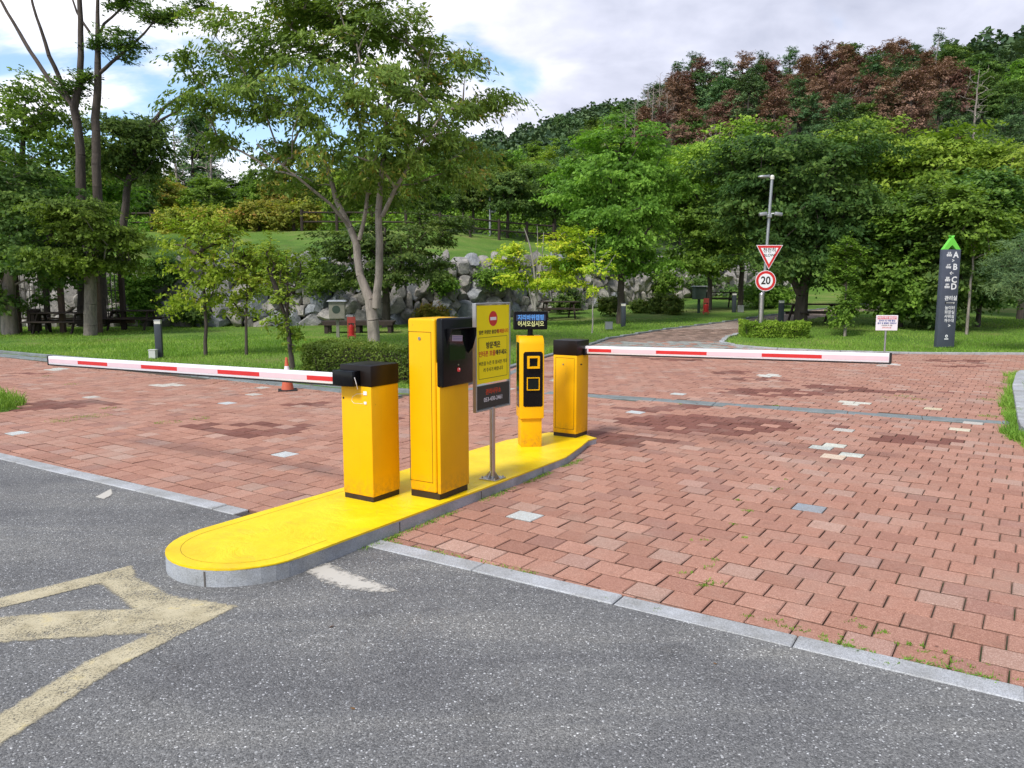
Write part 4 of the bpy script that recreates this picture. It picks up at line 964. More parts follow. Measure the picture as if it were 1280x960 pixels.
# ------------------------------------------------------------------ boulder wall
def boulders():
    rs = random.Random(11); protos = []
    for k in range(8):
        bm = bmesh.new(); bmesh.ops.create_icosphere(bm, subdivisions=3, radius=.5); sd_ = rs.random()*50
        planes = [(Vector((rs.gauss(0, 1), rs.gauss(0, 1), rs.gauss(0, 1))).normalized(), rs.uniform(.22, .38)) for _ in range(16)]
        for v in bm.verts:
            p = v.co.copy()
            for nrm, d in planes:
                q = p.dot(nrm)-d
                if q > 0: p -= nrm*q
            p *= 1+.06*mnoise.noise(p*3+Vector((sd_, 0, 0)))+.05*mnoise.noise(p*9+Vector((0, sd_, 0)))
            v.co = p*1.45
        me = bpy.data.meshes.new('boulder'); bm.to_mesh(me); bm.free(); me.shade_smooth(); me.set_sharp_from_angle(angle=R(22)); me.materials.append(M['stone']); protos.append(me)
    o = empty('boulder_wall', (0, 35, Tz(0, 33)), 0, 'long retaining wall of stacked grey boulders between the lawn and the slope', 'retaining wall')
    base = Vector(o.location); spots = []
    Lx = []; 
    segs = list(zip(WALL, WALL[1:])); tot = 0; acc = [0]
    for a, c in segs: tot += math.dist(a, c); acc.append(tot)
    def at(d):
        for i in range(len(segs)):
            if d <= acc[i+1] or i == len(segs)-1:
                f = (d-acc[i])/(acc[i+1]-acc[i]); a, c = segs[i]; return a[0]+(c[0]-a[0])*f, a[1]+(c[1]-a[1])*f
    row_h = .47
    for r_ in range(7):
        d = 1.0+rs.random()*.5
        while d < tot-1:
            w = rs.uniform(.42, 1.0); x, y = at(d+w/2); hh = float(np.interp(x, wx, wh)); zb = Tz(x, y-.6)
            z = r_*row_h+.22+rs.uniform(-.12, .12)
            if z < hh+.15 and rs.random() > .03:
                spots.append((x, y-.35+r_*.14+rs.uniform(-.15, .15), zb+z, w, rs.uniform(.42, .8)*(1.25 if rs.random() < .15 else 1)))
            d += w*.86
    def vis(s):
        px = s[0]/s[1]*FPX+640; return -20 < px < 1000
    spots = [s for s in spots if vis(s)]
    spots.sort(key=lambda s: -(s[3]*s[4])/s[1]**2*(1.0 if 180 < s[0]/s[1]*FPX+640 < 950 else .3))
    stuff = []
    for i, (x, y, z, w, h) in enumerate(spots):
        me = protos[rs.randrange(8)]; rot = (rs.uniform(-.35, .35), rs.uniform(-.5, .5), rs.uniform(0, 6.28)); scl = (w*1.02, w*.95, h*1.12)
        if i < 100:
            q = bpy.data.objects.new('boulder', me); COL.objects.link(q); q.parent = o; q.location = Vector((x, y, z))-base; q.rotation_euler = rot; q.scale = scl
        else: stuff.append((me, Vector((x, y, z))-base, rot, scl))
    bm = bmesh.new()
    for me, l, rot, scl in stuff:
        n0 = len(bm.verts); bm.from_mesh(me); bm.verts.ensure_lookup_table()
        Mx = Matrix.Translation(l) @ (Matrix.Rotation(rot[2], 4, 'Z') @ Matrix.Rotation(rot[1], 4, 'Y') @ Matrix.Rotation(rot[0], 4, 'X')) @ Matrix.Diagonal((*scl, 1))
        for v in bm.verts[n0:]: v.co = Mx @ v.co
    me = bpy.data.meshes.new('rubble'); bm.to_mesh(me); bm.free(); me.shade_smooth()
    q = link('smaller_boulders', me, M['stone'], o); tag(q, kind='stuff')
    return spots
SPOTS = boulders()

# ------------------------------------------------------------------ vegetation
def leaf_quads(C, size, rs, up=.5, asp=.5, dirs=None, droop=0.0, out=None):
    n = len(C)
    nrm = rs.normal(0, 1, (n, 3)); nrm[:, 2] = np.abs(nrm[:, 2])*(1+up)+up
    if out is not None: nrm += out*1.3
    nrm /= np.linalg.norm(nrm, axis=1)[:, None]
    a = rs.normal(0, 1, (n, 3)) if dirs is None else dirs+rs.normal(0, .35, (n, 3)); a[:, 2] -= droop
    a -= nrm*(a*nrm).sum(1)[:, None]*(.9 if droop else 1); a /= np.linalg.norm(a, axis=1)[:, None]+1e-9
    b = np.cross(nrm, a); b /= np.linalg.norm(b, axis=1)[:, None]+1e-9; s = (size*(.6+.8*rs.rand(n)))[:, None] if np.isscalar(size) else size[:, None]
    V = np.stack([C-a*s*.5, C+b*s*asp*.5+a*s*.05, C+a*s*.5, C-b*s*asp*.5+a*s*.05], 1)
    return V
def foliage_mesh(clumps, lpc, ls, cs, seed, flat=.35, droop=.1, asp=.55, up=.6, center=None, spray=12):
    rs = np.random.RandomState(seed); Cs = []; Ds = []; cl = []
    for i, (c, k) in enumerate(clumps):
        ns = max(1, int(lpc*k/spray)); c = np.array(c); th = rs.rand(ns)*2*math.pi
        d = np.stack([np.cos(th), np.sin(th), rs.normal(0, flat, ns)], -1)
        if center is not None:
            o_ = c-np.array(center); o_[2] *= .4; o_ /= np.linalg.norm(o_)+1e-6; d = d+o_*.5
        d /= np.linalg.norm(d, axis=1)[:, None]
        st_ = c+rs.normal(0, 1, (ns, 3))*np.array([cs*.38, cs*.38, cs*flat*.55])
        t = np.tile(np.linspace(.05, 1, spray), (ns, 1)); ln = cs*k**.3*(.5+.7*rs.rand(ns))
        p = st_[:, None]+d[:, None]*(t*ln[:, None])[..., None]; p[:, :, 2] -= (t**2)*ln[:, None]*droop
        p = p+rs.normal(0, ls*.42, p.shape)*np.array([1, 1, .6])
        Cs.append(p.reshape(-1, 3)); Ds.append(np.repeat(d, spray, 0)); cl.append(np.full(ns*spray, rs.rand()))
    C = np.concatenate(Cs); D = np.concatenate(Ds); cl = np.concatenate(cl)
    oc = C-np.array(center if center is not None else C.mean(0)); oc /= np.linalg.norm(oc, axis=1)[:, None]+1e-6
    V = leaf_quads(C, ls, rs, up*.6, asp, D, droop, oc); n = len(C)
    F = np.arange(n*4).reshape(n, 4)
    return npmesh('foliage', V.reshape(-1, 3), F, {'rnd': ('FACE', rs.rand(n)), 'cl': ('FACE', cl)})
def wood_mesh(segs, sides=6):
    P0 = np.array([s[0] for s in segs]); P1 = np.array([s[1] for s in segs]); r0 = np.array([s[2] for s in segs]); r1 = np.array([s[3] for s in segs])
    d = P1-P0; d /= np.linalg.norm(d, axis=1)[:, None]+1e-9; ref = np.where(np.abs(d[:, 2:3]) > .9, np.array([[1., 0, 0]]), np.array([[0, 0, 1.]]))
    u = np.cross(d, ref); u /= np.linalg.norm(u, axis=1)[:, None]; v = np.cross(d, u); th = np.arange(sides)*2*math.pi/sides
    ring = u[:, None]*np.cos(th)[None, :, None]+v[:, None]*np.sin(th)[None, :, None]
    V = np.concatenate([P0[:, None]+ring*r0[:, None, None], P1[:, None]+ring*r1[:, None, None]], 1); n = len(segs)
    i = np.arange(sides); f = np.stack([i, (i+1) % sides, (i+1) % sides+sides, i+sides], -1); F = (np.arange(n)[:, None, None]*2*sides+f[None]).reshape(-1, 4)
    return npmesh('wood', V.reshape(-1, 3), F, smooth=True)
def grow(trunks, clumps, seed, tip=.010, lift=.15, maxr=None):
    """joins every clump to the nearest suitable wood; pipe-model radii"""
    rs = random.Random(seed); pos = []; par = []; rad = []; tr = []
    for t in trunks:
        prev = -1
        if len(t[0]) == 5: prev = t[0][4]
        for k in range(len(t)-1):
            a = Vector(t[k][:3]); c = Vector(t[k+1][:3]); n = max(1, int((c-a).length/.35))
            for i in range(n if k < len(t)-2 else n+1):
                f = i/n; p = a.lerp(c, f); r = t[k][3]*(1-f)+t[k+1][3]*f
                if i > 0 or k > 0: p = p+Vector((rs.gauss(0, .012), rs.gauss(0, .012), 0))
                pos.append(p); par.append(prev); rad.append(r); tr.append(True); prev = len(pos)-1
    nt = len(pos); cen = Vector(trunks[0][-1][:3])
    order = sorted(range(len(clumps)), key=lambda i: min((Vector(clumps[i][0])-pos[j]).length for j in range(0, nt, 2)))
    A = np.array([tuple(p) for p in pos])
    cnt = [0]*nt
    for ci in order:
        c = Vector(clumps[ci][0]); ca = np.array(c); dv = ca-A; dist = np.linalg.norm(dv, axis=1); dz = dv[:, 2]
        cost = dist+np.where(dz < .25*dist, (.25*dist-dz)*1.6, 0); cost[:max(1, nt//6)] += .3
        j = int(np.argmin(cost)); a = pos[j]; L = (c-a).length; n = max(2, int(L/.45)); ctl = a.lerp(c, .45)+Vector((rs.gauss(0, .06)*L, rs.gauss(0, .06)*L, lift*L))
        prev = j; new = []
        for i in range(1, n+1):
            f = i/n; p = a*(1-f)**2+ctl*2*f*(1-f)+c*f*f
            if i < n: p = p+Vector((rs.gauss(0, .02), rs.gauss(0, .02), rs.gauss(0, .02)))*L*.5
            pos.append(p); par.append(prev); rad.append(0); tr.append(False); cnt.append(0); prev = len(pos)-1; new.append(tuple(p))
        k = prev
        while k >= 0: cnt[k] += 1; k = par[k]
        A = np.vstack([A, np.array(new)])
    segs = []
    for i in range(len(pos)):
        if not tr[i]: rad[i] = tip*max(1, cnt[i])**.52
    for i in range(len(pos)):
        if par[i] >= 0:
            r0 = rad[par[i]]; r1 = rad[i]
            if tr[par[i]] and not tr[i]: r0 = min(r0, r1*1.25)
            segs.append((tuple(pos[par[i]]), tuple(pos[i]), max(r0, r1), r1))
    return segs
def ell_clumps(ells, n, seed, shell=.5, gap=0.0):
    rs = np.random.RandomState(seed); out = []; w = np.array([e[3]*e[4]*e[5] for e in ells])**.75; w = w/w.sum()
    for i in range(n):
        e = ells[rs.choice(len(ells), p=w)]; d = rs.normal(0, 1, 3); d /= np.linalg.norm(d); r = rs.rand()**(shell)
        p = np.array(e[:3])+d*r*np.array(e[3:6]); out.append((tuple(p), .6+.8*rs.rand()))
    return out
def tree(name, label, cat, loc, trunks, ells, n, lpc, ls, cs, lm, bm_, seed, group=None, rz=0, shell=.5, flat=.3, droop=.12, asp=.55, up=.6, tip=.010, lift=.12, extra=None, sides=6, spray=12):
    cl = ell_clumps(ells, n, seed, shell)+(extra or [])
    o = empty(name, loc, rz, label, cat, group)
    if bm_: link('trunk', wood_mesh(grow(trunks, cl, seed, tip, lift), sides), bm_, o)
    if lpc: link('crown', foliage_mesh(cl, lpc, ls, cs, seed+1, flat, droop, asp, up, (0, 0, ells[0][2]), spray), lm, o)
    return o

# -- the big olive-green tree behind the hedge (survey: distance 20 m)
def main_tree():
    g = G(467, 20.0, 436); Y = 20.0
    def L(px, py, dy=0.0, Yd=Y): p = PX(px, py, Yd+dy); return (p.x-g.x, p.y-g.y, p.z-g.z)
    t1 = [(*L(467, 436), .165), (*L(466, 400), .155), (*L(462, 375), .14), (*L(450, 345, .1), .105), (*L(445, 305, .2), .10), (*L(438, 285, .2), .09), (*L(420, 250, .4), .07), (*L(410, 215, .4), .06), (*L(395, 170, .5), .045), (*L(365, 120, .6), .03)]
    t2 = [(*L(470, 385, -.05), .12), (*L(474, 345, -.1), .10), (*L(474, 300, -.2), .095), (*L(472, 262, -.3), .085), (*L(478, 220, -.3), .07), (*L(482, 150, -.3), .05), (*L(490, 90, -.2), .03)]
    t3 = [(*L(449, 300, .15), .06), (*L(458, 262, .1), .05), (*L(462, 225, .3), .045), (*L(450, 160, .6), .035), (*L(440, 95, .8), .025)]
    t4 = [(*L(478, 270, -.3), .06), (*L(495, 235, -.6), .05), (*L(520, 190, -.9), .035), (*L(555, 140, -1), .025)]
    t5 = [(*L(438, 285, .2), .05), (*L(412, 255, -.3), .04), (*L(370, 220, -.8), .03), (*L(320, 180, -1), .02)]
    E = []
    for px, py, rx, rz_, dy, ry in [(300, 60, 75, 45, 0, 1.6), (390, 40, 80, 45, .5, 1.9), (480, 40, 75, 45, 0, 2), (545, 90, 65, 40, 0, 1.8), (600, 125, 45, 25, .3, 1.3), (240, 90, 38, 20, 0, .9), (300, 130, 75, 22, -.5, 1.5), (410, 110, 90, 40, -1.2, 1.5),
                                    (500, 130, 80, 40, -1, 1.6), (560, 175, 70, 26, 0, 1.6), (470, 190, 90, 26, -.8, 1.7), (330, 185, 70, 14, .5, 1.5), (370, 215, 70, 18, .3, 1.4), (530, 215, 75, 16, .4, 1.5), (450, 235, 80, 14, .8, 1.5), (590, 210, 36, 10, 0, .9), (430, 10, 120, 25, .5, 1.8)]:
        c = L(px, py, dy); E.append((c[0], c[1], c[2], rx*Y/FPX, ry, rz_*Y/FPX))
    tree('zelkova_tree', 'large spreading tree with olive green leaves and forked pale grey trunk behind the hedge', 'tree', g, [t1, t2, t3, t4, t5], E, 255, 225, .135, .48, M['lf_main'], M['bk_grey'], 21, shell=.42, flat=.22, droop=.45, asp=.36, up=.3, tip=.0075, sides=9, spray=14)
main_tree()
def px_tree(name, label, px, pyb, Y, crown, lm, bm_, n, lpc, ls, cs, seed, tw=.12, group=None, trunk=None, cat='tree', **kw):
    """crown: list of (px, py, half width px, half height px, depth offset m, half depth m)"""
    p = PX(px, pyb, Y); g = Vector((p.x, Y, Tz(p.x, Y)))
    def L(a, b, dy=0.0): q = PX(a, b, Y+dy); return (q.x-g.x, q.y-g.y, q.z-g.z)
    E = [(*L(a, b, dy), rx*Y/FPX, ry, rz_*Y/FPX) for a, b, rx, rz_, dy, ry in crown]
    if trunk is None:
        zs = sorted(e[2] for e in E); ztop = zs[-1]; cx = E[0][0]; trunk = [[(0, 0, -.1, tw), (.02, 0, ztop*.25, tw*.8), (cx*.5, .1, ztop*.6, tw*.6), (cx, .1, ztop, tw*.25)]]
    else: trunk = [[(*L(a, b, dy), r) for a, b, dy, r in t] for t in trunk]
    return tree(name, label, cat, g, trunk, E, n, lpc, ls, cs, lm, bm_, seed, group, **kw)
# maple at the left with the mottled trunk
px_tree('maple_tree', 'maple with mottled trunk and layered yellow green foliage in front of the pergola', 113, 418, 26.5, [(95, 262, 45, 14, -.5, 1.4), (120, 290, 55, 14, .2, 1.6), (85, 318, 42, 12, -.6, 1.4), (130, 325, 50, 13, 0, 1.5), (60, 275, 22, 10, -.3, .9), (150, 300, 28, 10, 0, 1.0)], M['lf_green'], M['bk_mott'], 88, 200, .13, .55, 31, .26, flat=.16, droop=.2,
        trunk=[[(113, 420, 0, .22), (113, 380, 0, .20), (112, 340, 0, .18), (108, 290, 0, .12), (104, 258, 0, .06)]])
# tall twin-trunked trees rising out of the picture
def tall_twins():
    Y = 29.5; p = PX(103, 405, Y); g = Vector((p.x, Y, Tz(p.x, Y)))
    def L(a, b, dy=0.0): q = PX(a, b, Y+dy); return (q.x-g.x, q.y-g.y, q.z-g.z)
    tr = [[(*L(104, 408), .24), (*L(106, 300), .21), (*L(102, 250), .19), (*L(100, 180), .165), (*L(93, 135), .15), (*L(100, 100), .12), (*L(101, 40), .10), (*L(99, -20), .08), (*L(97, -80), .05)],
          [(*L(94, 140), .10), (*L(80, 112), .09), (*L(62, 70, -.3), .075), (*L(50, 35, -.4), .055), (*L(38, -8, -.4), .04), (*L(30, -50, -.4), .02)],
          [(*L(88, 128), .09), (*L(60, 98, .4), .08), (*L(30, 52, .6), .07), (*L(2, 3, .8), .05), (*L(-25, -40, .8), .03)],
          [(*L(127, 405), .20), (*L(124, 290), .18), (*L(121, 220), .165), (*L(119, 150), .15), (*L(123, 95), .13), (*L(122, 50), .09), (*L(122, 0), .06), (*L(123, -60), .03)],
          [(*L(124, 92), .07), (*L(140, 78, -.2), .06), (*L(170, 52, -.4), .045), (*L(190, 30, -.5), .03)],
          [(*L(119, 60), .06), (*L(130, 30, .2), .05), (*L(150, 12, .3), .04), (*L(165, -20, .3), .03)], [(*L(112, 40), .05), (*L(96, 15), .04), (*L(84, -20), .025)]]
    E = [(*L(145, 62, 0), .95, 1.0, .55), (*L(160, 55, -.5), .7, .8, .4), (*L(200, 22, -.4), 1.1, 1.0, .5), (*L(98, 105), .75, .7, .5), (*L(150, 0, .3), 1.2, 1.0, .5), (*L(240, 5, -.6), .6, .6, .4)]
    cl = []
    n = [9, 6, 12, 9, 10, 5]; k = 40
    for e, m_ in zip(E, n): cl += ell_clumps([e], m_, k, .5); k += 1
    o = empty('tall_park_tree', g, 0, 'pair of tall dark forked trunks with sparse leaf tufts at the top left corner', 'tree')
    link('trunk', wood_mesh(grow(tr, cl, 4, .010, .1), 8), M['bk_dark'], o)
    link('crown', foliage_mesh(cl, 240, .13, .48, 6, .22, .2, .5, .5, (0, 0, 6)), M['lf_dark'], o)
tall_twins()
# leaning branchy tree with a bare limb
px_tree('leaning_tree', 'dark tree with a bare limb leaning right beside the tall twin trunks', 150, 400, 33, [(165, 160, 32, 22, 0, 1.4), (150, 200, 50, 28, 0, 1.8), (190, 185, 26, 18, 0, 1.0)], M['lf_dark'], M['bk_dark'], 70, 200, .16, .6, 52, .18,
        trunk=[[(150, 400, 0, .2), (152, 300, 0, .17), (160, 230, 0, .14), (172, 180, 0, .11), (188, 158, 0, .085), (205, 135, 0, .07), (222, 122, 0, .05), (238, 112, 0, .03)], [(186, 160, 0, .07), (205, 148, 0, .05), (222, 138, 0, .04), (232, 118, 0, .02)]])
# left edge dark trees
px_tree('edge_tree', 'dark green tree with thick pale trunk at the left edge of the picture', 13, 413, 27.2, [(20, 230, 60, 60, 0, 2), (40, 320, 55, 45, -.4, 1.8), (-20, 300, 55, 70, 0, 2.2), (5, 370, 40, 18, .5, 1.4)], M['lf_dark'], M['bk_grey'], 140, 200, .15, .62, 61, .28, flat=.22)
px_tree('edge_tree', 'lighter green broad tree behind the tall trunks at the left edge', 30, 400, 35, [(30, 130, 60, 38, 0, 2.5), (80, 170, 60, 34, 0, 2.4), (0, 190, 60, 50, 0, 2.6), (110, 195, 45, 25, .6, 2)], M['lf_green'], M['bk_dark'], 95, 170, .18, .75, 63, .22)
px_tree('edge_tree', 'dense dark tree filling the gap behind the pergola', 70, 400, 36, [(60, 250, 70, 50, 0, 2.8), (125, 235, 45, 30, .4, 2.5), (20, 330, 60, 50, 0, 2.5)], M['lf_green'], M['bk_dark'], 130, 170, .19, .8, 65, .2)
# saplings on the left lawn
SG = 'young trees on the left lawn'
px_tree('young_tree', 'young yellow green tree on the lawn, left of the pair behind the boom', 257, 445, 18.8, [(250, 300, 38, 36, 0, .9), (232, 372, 32, 22, 0, .8), (262, 345, 28, 36, 0, .8), (222, 335, 18, 14, 0, .5), (285, 290, 20, 16, 0, .6)], M['lf_young'], M['bk_dark'], 78, 95, .085, .30, 71, .05, group=SG, shell=.6, flat=.4, droop=.15)
px_tree('young_tree', 'young green tree with slim straight trunk, right of the yellow green one', 308, 447, 18.8, [(308, 325, 34, 38, 0, .8), (300, 370, 34, 20, 0, .8), (335, 345, 18, 26, 0, .6)], M['lf_young'], M['bk_dark'], 62, 85, .085, .30, 73, .042, group=SG, shell=.6, flat=.4, droop=.15)
px_tree('young_tree', 'crooked young tree leafy down its stem beside the traffic cone', 366, 462, 15.6, [(352, 385, 18, 34, 0, .35), (358, 345, 26, 28, 0, .5), (340, 320, 18, 25, 0, .4), (362, 430, 9, 22, 0, .2)], M['lf_bright'], M['bk_dark'], 50, 80, .075, .22, 75, .05, group=SG, flat=.5,
        trunk=[[(366, 462, 0, .055), (363, 430, 0, .05), (357, 400, 0, .04), (348, 370, 0, .03), (335, 335, 0, .02)], [(358, 400, 0, .03), (360, 370, 0, .025), (358, 330, 0, .015)]])
# dark maple behind the main trunk
px_tree('maple_tree', 'dark green maple in front of the boulder wall behind the forked trunk', 483, 405, 30.5, [(480, 300, 70, 26, 0, 2), (520, 330, 55, 22, -.4, 1.7), (450, 345, 50, 20, 0, 1.6), (545, 285, 45, 22, 0, 1.5), (425, 305, 36, 18, 0, 1.4)], M['lf_dark'], M['bk_dark'], 120, 220, .13, .55, 81, .2, flat=.16, droop=.2)
# bright yellow green trees in the middle
px_tree('yellow_tree', 'bright yellow green small tree with bare grey twigs in its middle', 668, 400, 29.5, [(640, 330, 24, 24, 0, .8), (655, 350, 30, 10, 0, .8), (705, 320, 30, 34, 0, 1), (715, 290, 22, 10, 0, .7), (690, 352, 34, 14, 0, .9), (640, 312, 15, 8, 0, .5)], M['lf_yellow'], M['bk_pale'], 90, 170, .11, .40, 91, .05, flat=.22, shell=.5,
        trunk=[[(668, 402, 0, .06), (670, 360, 0, .05), (664, 310, 0, .035), (655, 285, 0, .015)], [(669, 385, 0, .04), (676, 340, 0, .03), (680, 290, 0, .012)], [(667, 385, 0, .04), (658, 345, 0, .03), (645, 305, 0, .012)], [(671, 365, 0, .03), (690, 330, 0, .02), (700, 295, 0, .01)], [(670, 370, 0, .03), (672, 320, 0, .02), (672, 282, 0, .01)]])
px_tree('yellow_tree', 'thin sapling with a few bright yellow leaves left of the dark park tree', 740, 412, 26, [(745, 330, 20, 16, 0, .5), (735, 300, 14, 16, 0, .4), (742, 360, 10, 10, 0, .3), (762, 318, 12, 8, 0, .3)], M['lf_yellow'], M['bk_pale'], 26, 60, .085, .25, 93, .03)
# park trees right of centre
px_tree('park_tree', 'rounded green tree with dark straight trunk at the edge of the path', 775, 410, 30, [(775, 190, 65, 40, 0, 2.2), (730, 230, 45, 32, 0, 1.8), (815, 235, 45, 35, 0, 1.8), (770, 265, 62, 30, -.4, 2), (775, 305, 66, 22, .2, 2), (805, 330, 38, 9, 0, 1.4), (740, 328, 35, 8, 0, 1.3)], M['lf_green'], M['bk_dark'], 200, 210, .14, .60, 101, .17, flat=.18, droop=.2)
px_tree('park_tree', 'smaller green tree by the far extinguisher stand', 886, 390, 36, [(870, 270, 38, 30, 0, 1.7), (900, 300, 40, 28, 0, 1.7), (880, 322, 45, 16, 0, 1.7), (850, 240, 25, 20, 0, 1.2)], M['lf_green'], M['bk_dark'], 150, 190, .16, .65, 103, .13, flat=.2)
px_tree('park_tree', 'large dark green tree with thick trunk behind the picnic table right of the path', 1000, 402, 28, [(960, 200, 60, 45, 0, 2.4), (1040, 200, 60, 42, 0, 2.4), (1000, 265, 95, 45, 0, 2.8), (930, 250, 50, 40, 0, 2), (1070, 270, 45, 45, 0, 2), (1000, 322, 85, 28, -.4, 2.4), (1090, 180, 25, 25, 0, 1), (900, 200, 30, 20, 0, 1.2)], M['lf_deep'], M['bk_dark'], 270, 210, .14, .62, 105, .24, flat=.24, droop=.2,
        trunk=[[(1000, 404, 0, .25), (1002, 370, 0, .21), (1010, 340, 0, .16), (1030, 280, 0, .11), (1045, 210, 0, .05)], [(1000, 368, 0, .14), (985, 335, 0, .12), (965, 270, 0, .08), (955, 200, 0, .04)]])
px_tree('climber_tree', 'slender leafy column tree between the picnic table and the white sign', 1056, 418, 24.5, [(1057, 385, 13, 24, 0, .35), (1052, 345, 14, 24, 0, .4), (1060, 315, 18, 18, 0, .4)], M['lf_green'], M['bk_grey'], 70, 120, .10, .22, 107, .05, flat=.6, shell=.7)
px_tree('park_tree', 'added bright green tree imitating the lit crown top at the left of the large dark park tree', 925, 395, 36, [(915, 185, 38, 28, 0, 2), (880, 205, 38, 28, 0, 2), (935, 215, 40, 30, 0, 2)], M['lf_bright'], M['bk_dark'], 100, 190, .17, .7, 131, .14, flat=.22)  # added tree: its bright leaves stand in for the big tree's lit crown fringe
px_tree('park_tree', 'added bright green tree imitating the lit crown top at the right of the large dark park tree', 1090, 395, 35, [(1085, 175, 34, 26, 0, 2), (1060, 190, 40, 26, 0, 2), (1110, 210, 30, 26, 0, 1.6)], M['lf_bright'], M['bk_dark'], 90, 190, .17, .7, 133, .14, flat=.22)  # second added tree, bright leaves imitating light on the big crown's top
# the big leafy thicket on the right, in separate shrubs
TH = 'dense shrubs behind the right lawn'
px_tree('thicket_shrub', 'dense dark shrub reaching the ground behind the white warning sign', 1125, 405, 27.5, [(1125, 345, 45, 55, 0, 1.6), (1115, 285, 35, 38, 0, 1.4)], M['lf_green'], M['bk_dark'], 150, 240, .15, .45, 111, .09, group=TH, cat='shrub', flat=.55, shell=.35)
px_tree('thicket_shrub', 'tall dense shrub directly behind the left side of the direction pylon', 1172, 412, 26.8, [(1170, 350, 38, 55, 0, 1.5), (1165, 280, 38, 40, 0, 1.4)], M['lf_dark'], M['bk_dark'], 170, 240, .15, .45, 113, .09, group=TH, cat='shrub', flat=.55, shell=.35)
px_tree('thicket_shrub', 'dark shrub with thin stems right of the direction pylon', 1222, 405, 27.5, [(1225, 330, 42, 50, 0, 1.6), (1225, 260, 40, 40, 0, 1.5), (1270, 330, 40, 40, .5, 1.5)], M['lf_dark'], M['bk_dark'], 200, 230, .15, .48, 115, .09, group=TH, cat='shrub', flat=.5, shell=.38)
px_tree('thicket_tree', 'thin trunked tree in the shade right of the pylon', 1208, 418, 25, [(1225, 290, 30, 30, 0, 1.2), (1200, 260, 30, 24, 0, 1.0)], M['lf_green'], M['bk_grey'], 60, 180, .14, .5, 117, .05)
px_tree('thicket_tree', 'light green broad tree above the thicket on the right', 1150, 395, 34, [(1140, 215, 55, 38, 0, 2.4), (1195, 200, 60, 40, 0, 2.4), (1240, 230, 50, 40, 0, 2.2), (1150, 270, 60, 30, 0, 2.2)], M['lf_bright'], M['bk_dark'], 230, 190, .18, .75, 119, .14, flat=.22, droop=.25)
px_tree('thicket_tree', 'light green layered tree at the right edge of the picture', 1275, 395, 31, [(1270, 220, 45, 38, 0, 2.2), (1300, 270, 50, 50, 0, 2.2), (1255, 265, 30, 25, 0, 1.6)], M['lf_bright'], M['bk_dark'], 120, 180, .16, .65, 121, .14, flat=.22, droop=.25)
px_tree('pine_branch_tree', 'soft green pine reaching in from the right edge above the lawn', 1330, 420, 20, [(1290, 325, 48, 26, 0, 1.2), (1275, 350, 36, 18, 0, .9), (1320, 300, 50, 30, 0, 1.2)], M['lf_pine'], M['bk_dark'], 90, 260, .13, .42, 123, .1, asp=.12, flat=.3, up=.1)
# boulder wall greenery
WG = 'shrubs growing on the boulder wall'
for i, (px, py, Y, rx, rz_, lab, lm) in enumerate([
    (165, 365, 32.0, 30, 32, 'dark fern like shrub in front of the wall right of the pergola', 'lf_green'), (205, 335, 32.6, 28, 14, 'dark creeper over the top of the wall above the young yellow tree', 'lf_dark'),
    (238, 390, 31.8, 16, 12, 'small dark shrub at the foot of the wall between the lawn saplings', 'lf_dark'),
    (395, 345, 32.4, 24, 20, 'green creeper on the wall above the tan box', 'lf_green'), (328, 325, 32.6, 30, 12, 'grassy shrub on the wall top behind the young trees', 'lf_bright'),
    (553, 352, 34, 14, 8, 'small green shrub on the wall top right of the forked trunk', 'lf_green'), (540, 392, 32.5, 16, 8, 'low olive shrub at the wall foot behind the ticket machine', 'lf_olive'),
    (620, 345, 35.2, 26, 8, 'green creeper on the wall top left of the yellow tree', 'lf_green'), (708, 375, 36, 14, 12, 'green shrub on the wall behind the far picnic table', 'lf_dark'),
    (830, 352, 43, 22, 12, 'pale green shrub on the wall top behind the path tree', 'lf_green'), (880, 350, 45, 26, 10, 'green creeper on the right end of the wall', 'lf_dark'), (935, 368, 44, 40, 14, 'dark undergrowth beyond the wall end left of the sign post', 'lf_dark')]):
    px_tree('wall_shrub', lab, px, py+rz_, Y, [(px, py, rx, rz_, 0, rx*Y/FPX*.6)], M[lm], None, int(14+rx*rz_/28), 200, .12, .38, 200+i, .03, group=WG, cat='shrub', flat=.5)
LG = 'rounded shrubs on the lawn'
for i, (px, pyb, Y, rx, h, lab) in enumerate([(762, 390, 34, 12, 18, 'small round shrub left of the pair on the far lawn behind the path tree'), (822, 390, 35, 14, 20, 'middle round yellowish shrub on the far lawn'), (842, 392, 34, 12, 20, 'right round shrub of the row on the far lawn'), (800, 390, 35.5, 9, 12, 'smallest round shrub of the row on the far lawn')]):
    px_tree('round_shrub', lab, px, pyb, Y, [(px, pyb-h*.55, rx, h*.5, 0, rx*Y/FPX*.8)], M['lf_hedge'], None, 34, 150, .09, .22, 240+i, .03, group=LG, cat='shrub', flat=.7, shell=.4)
for i, (px, pyb, Y, rx, h, lab) in enumerate([(955, 382, 38, 30, 30, 'dark shrub behind the sign post beyond the path'), (1085, 380, 42, 30, 30, 'shrub beyond the far end of the path')]):
    px_tree('far_shrub', lab, px, pyb, Y, [(px, pyb-h*.5, rx, h*.5, 0, 1.2)], M['lf_green'], None, 40, 160, .14, .45, 260+i, .03, cat='shrub', flat=.6)

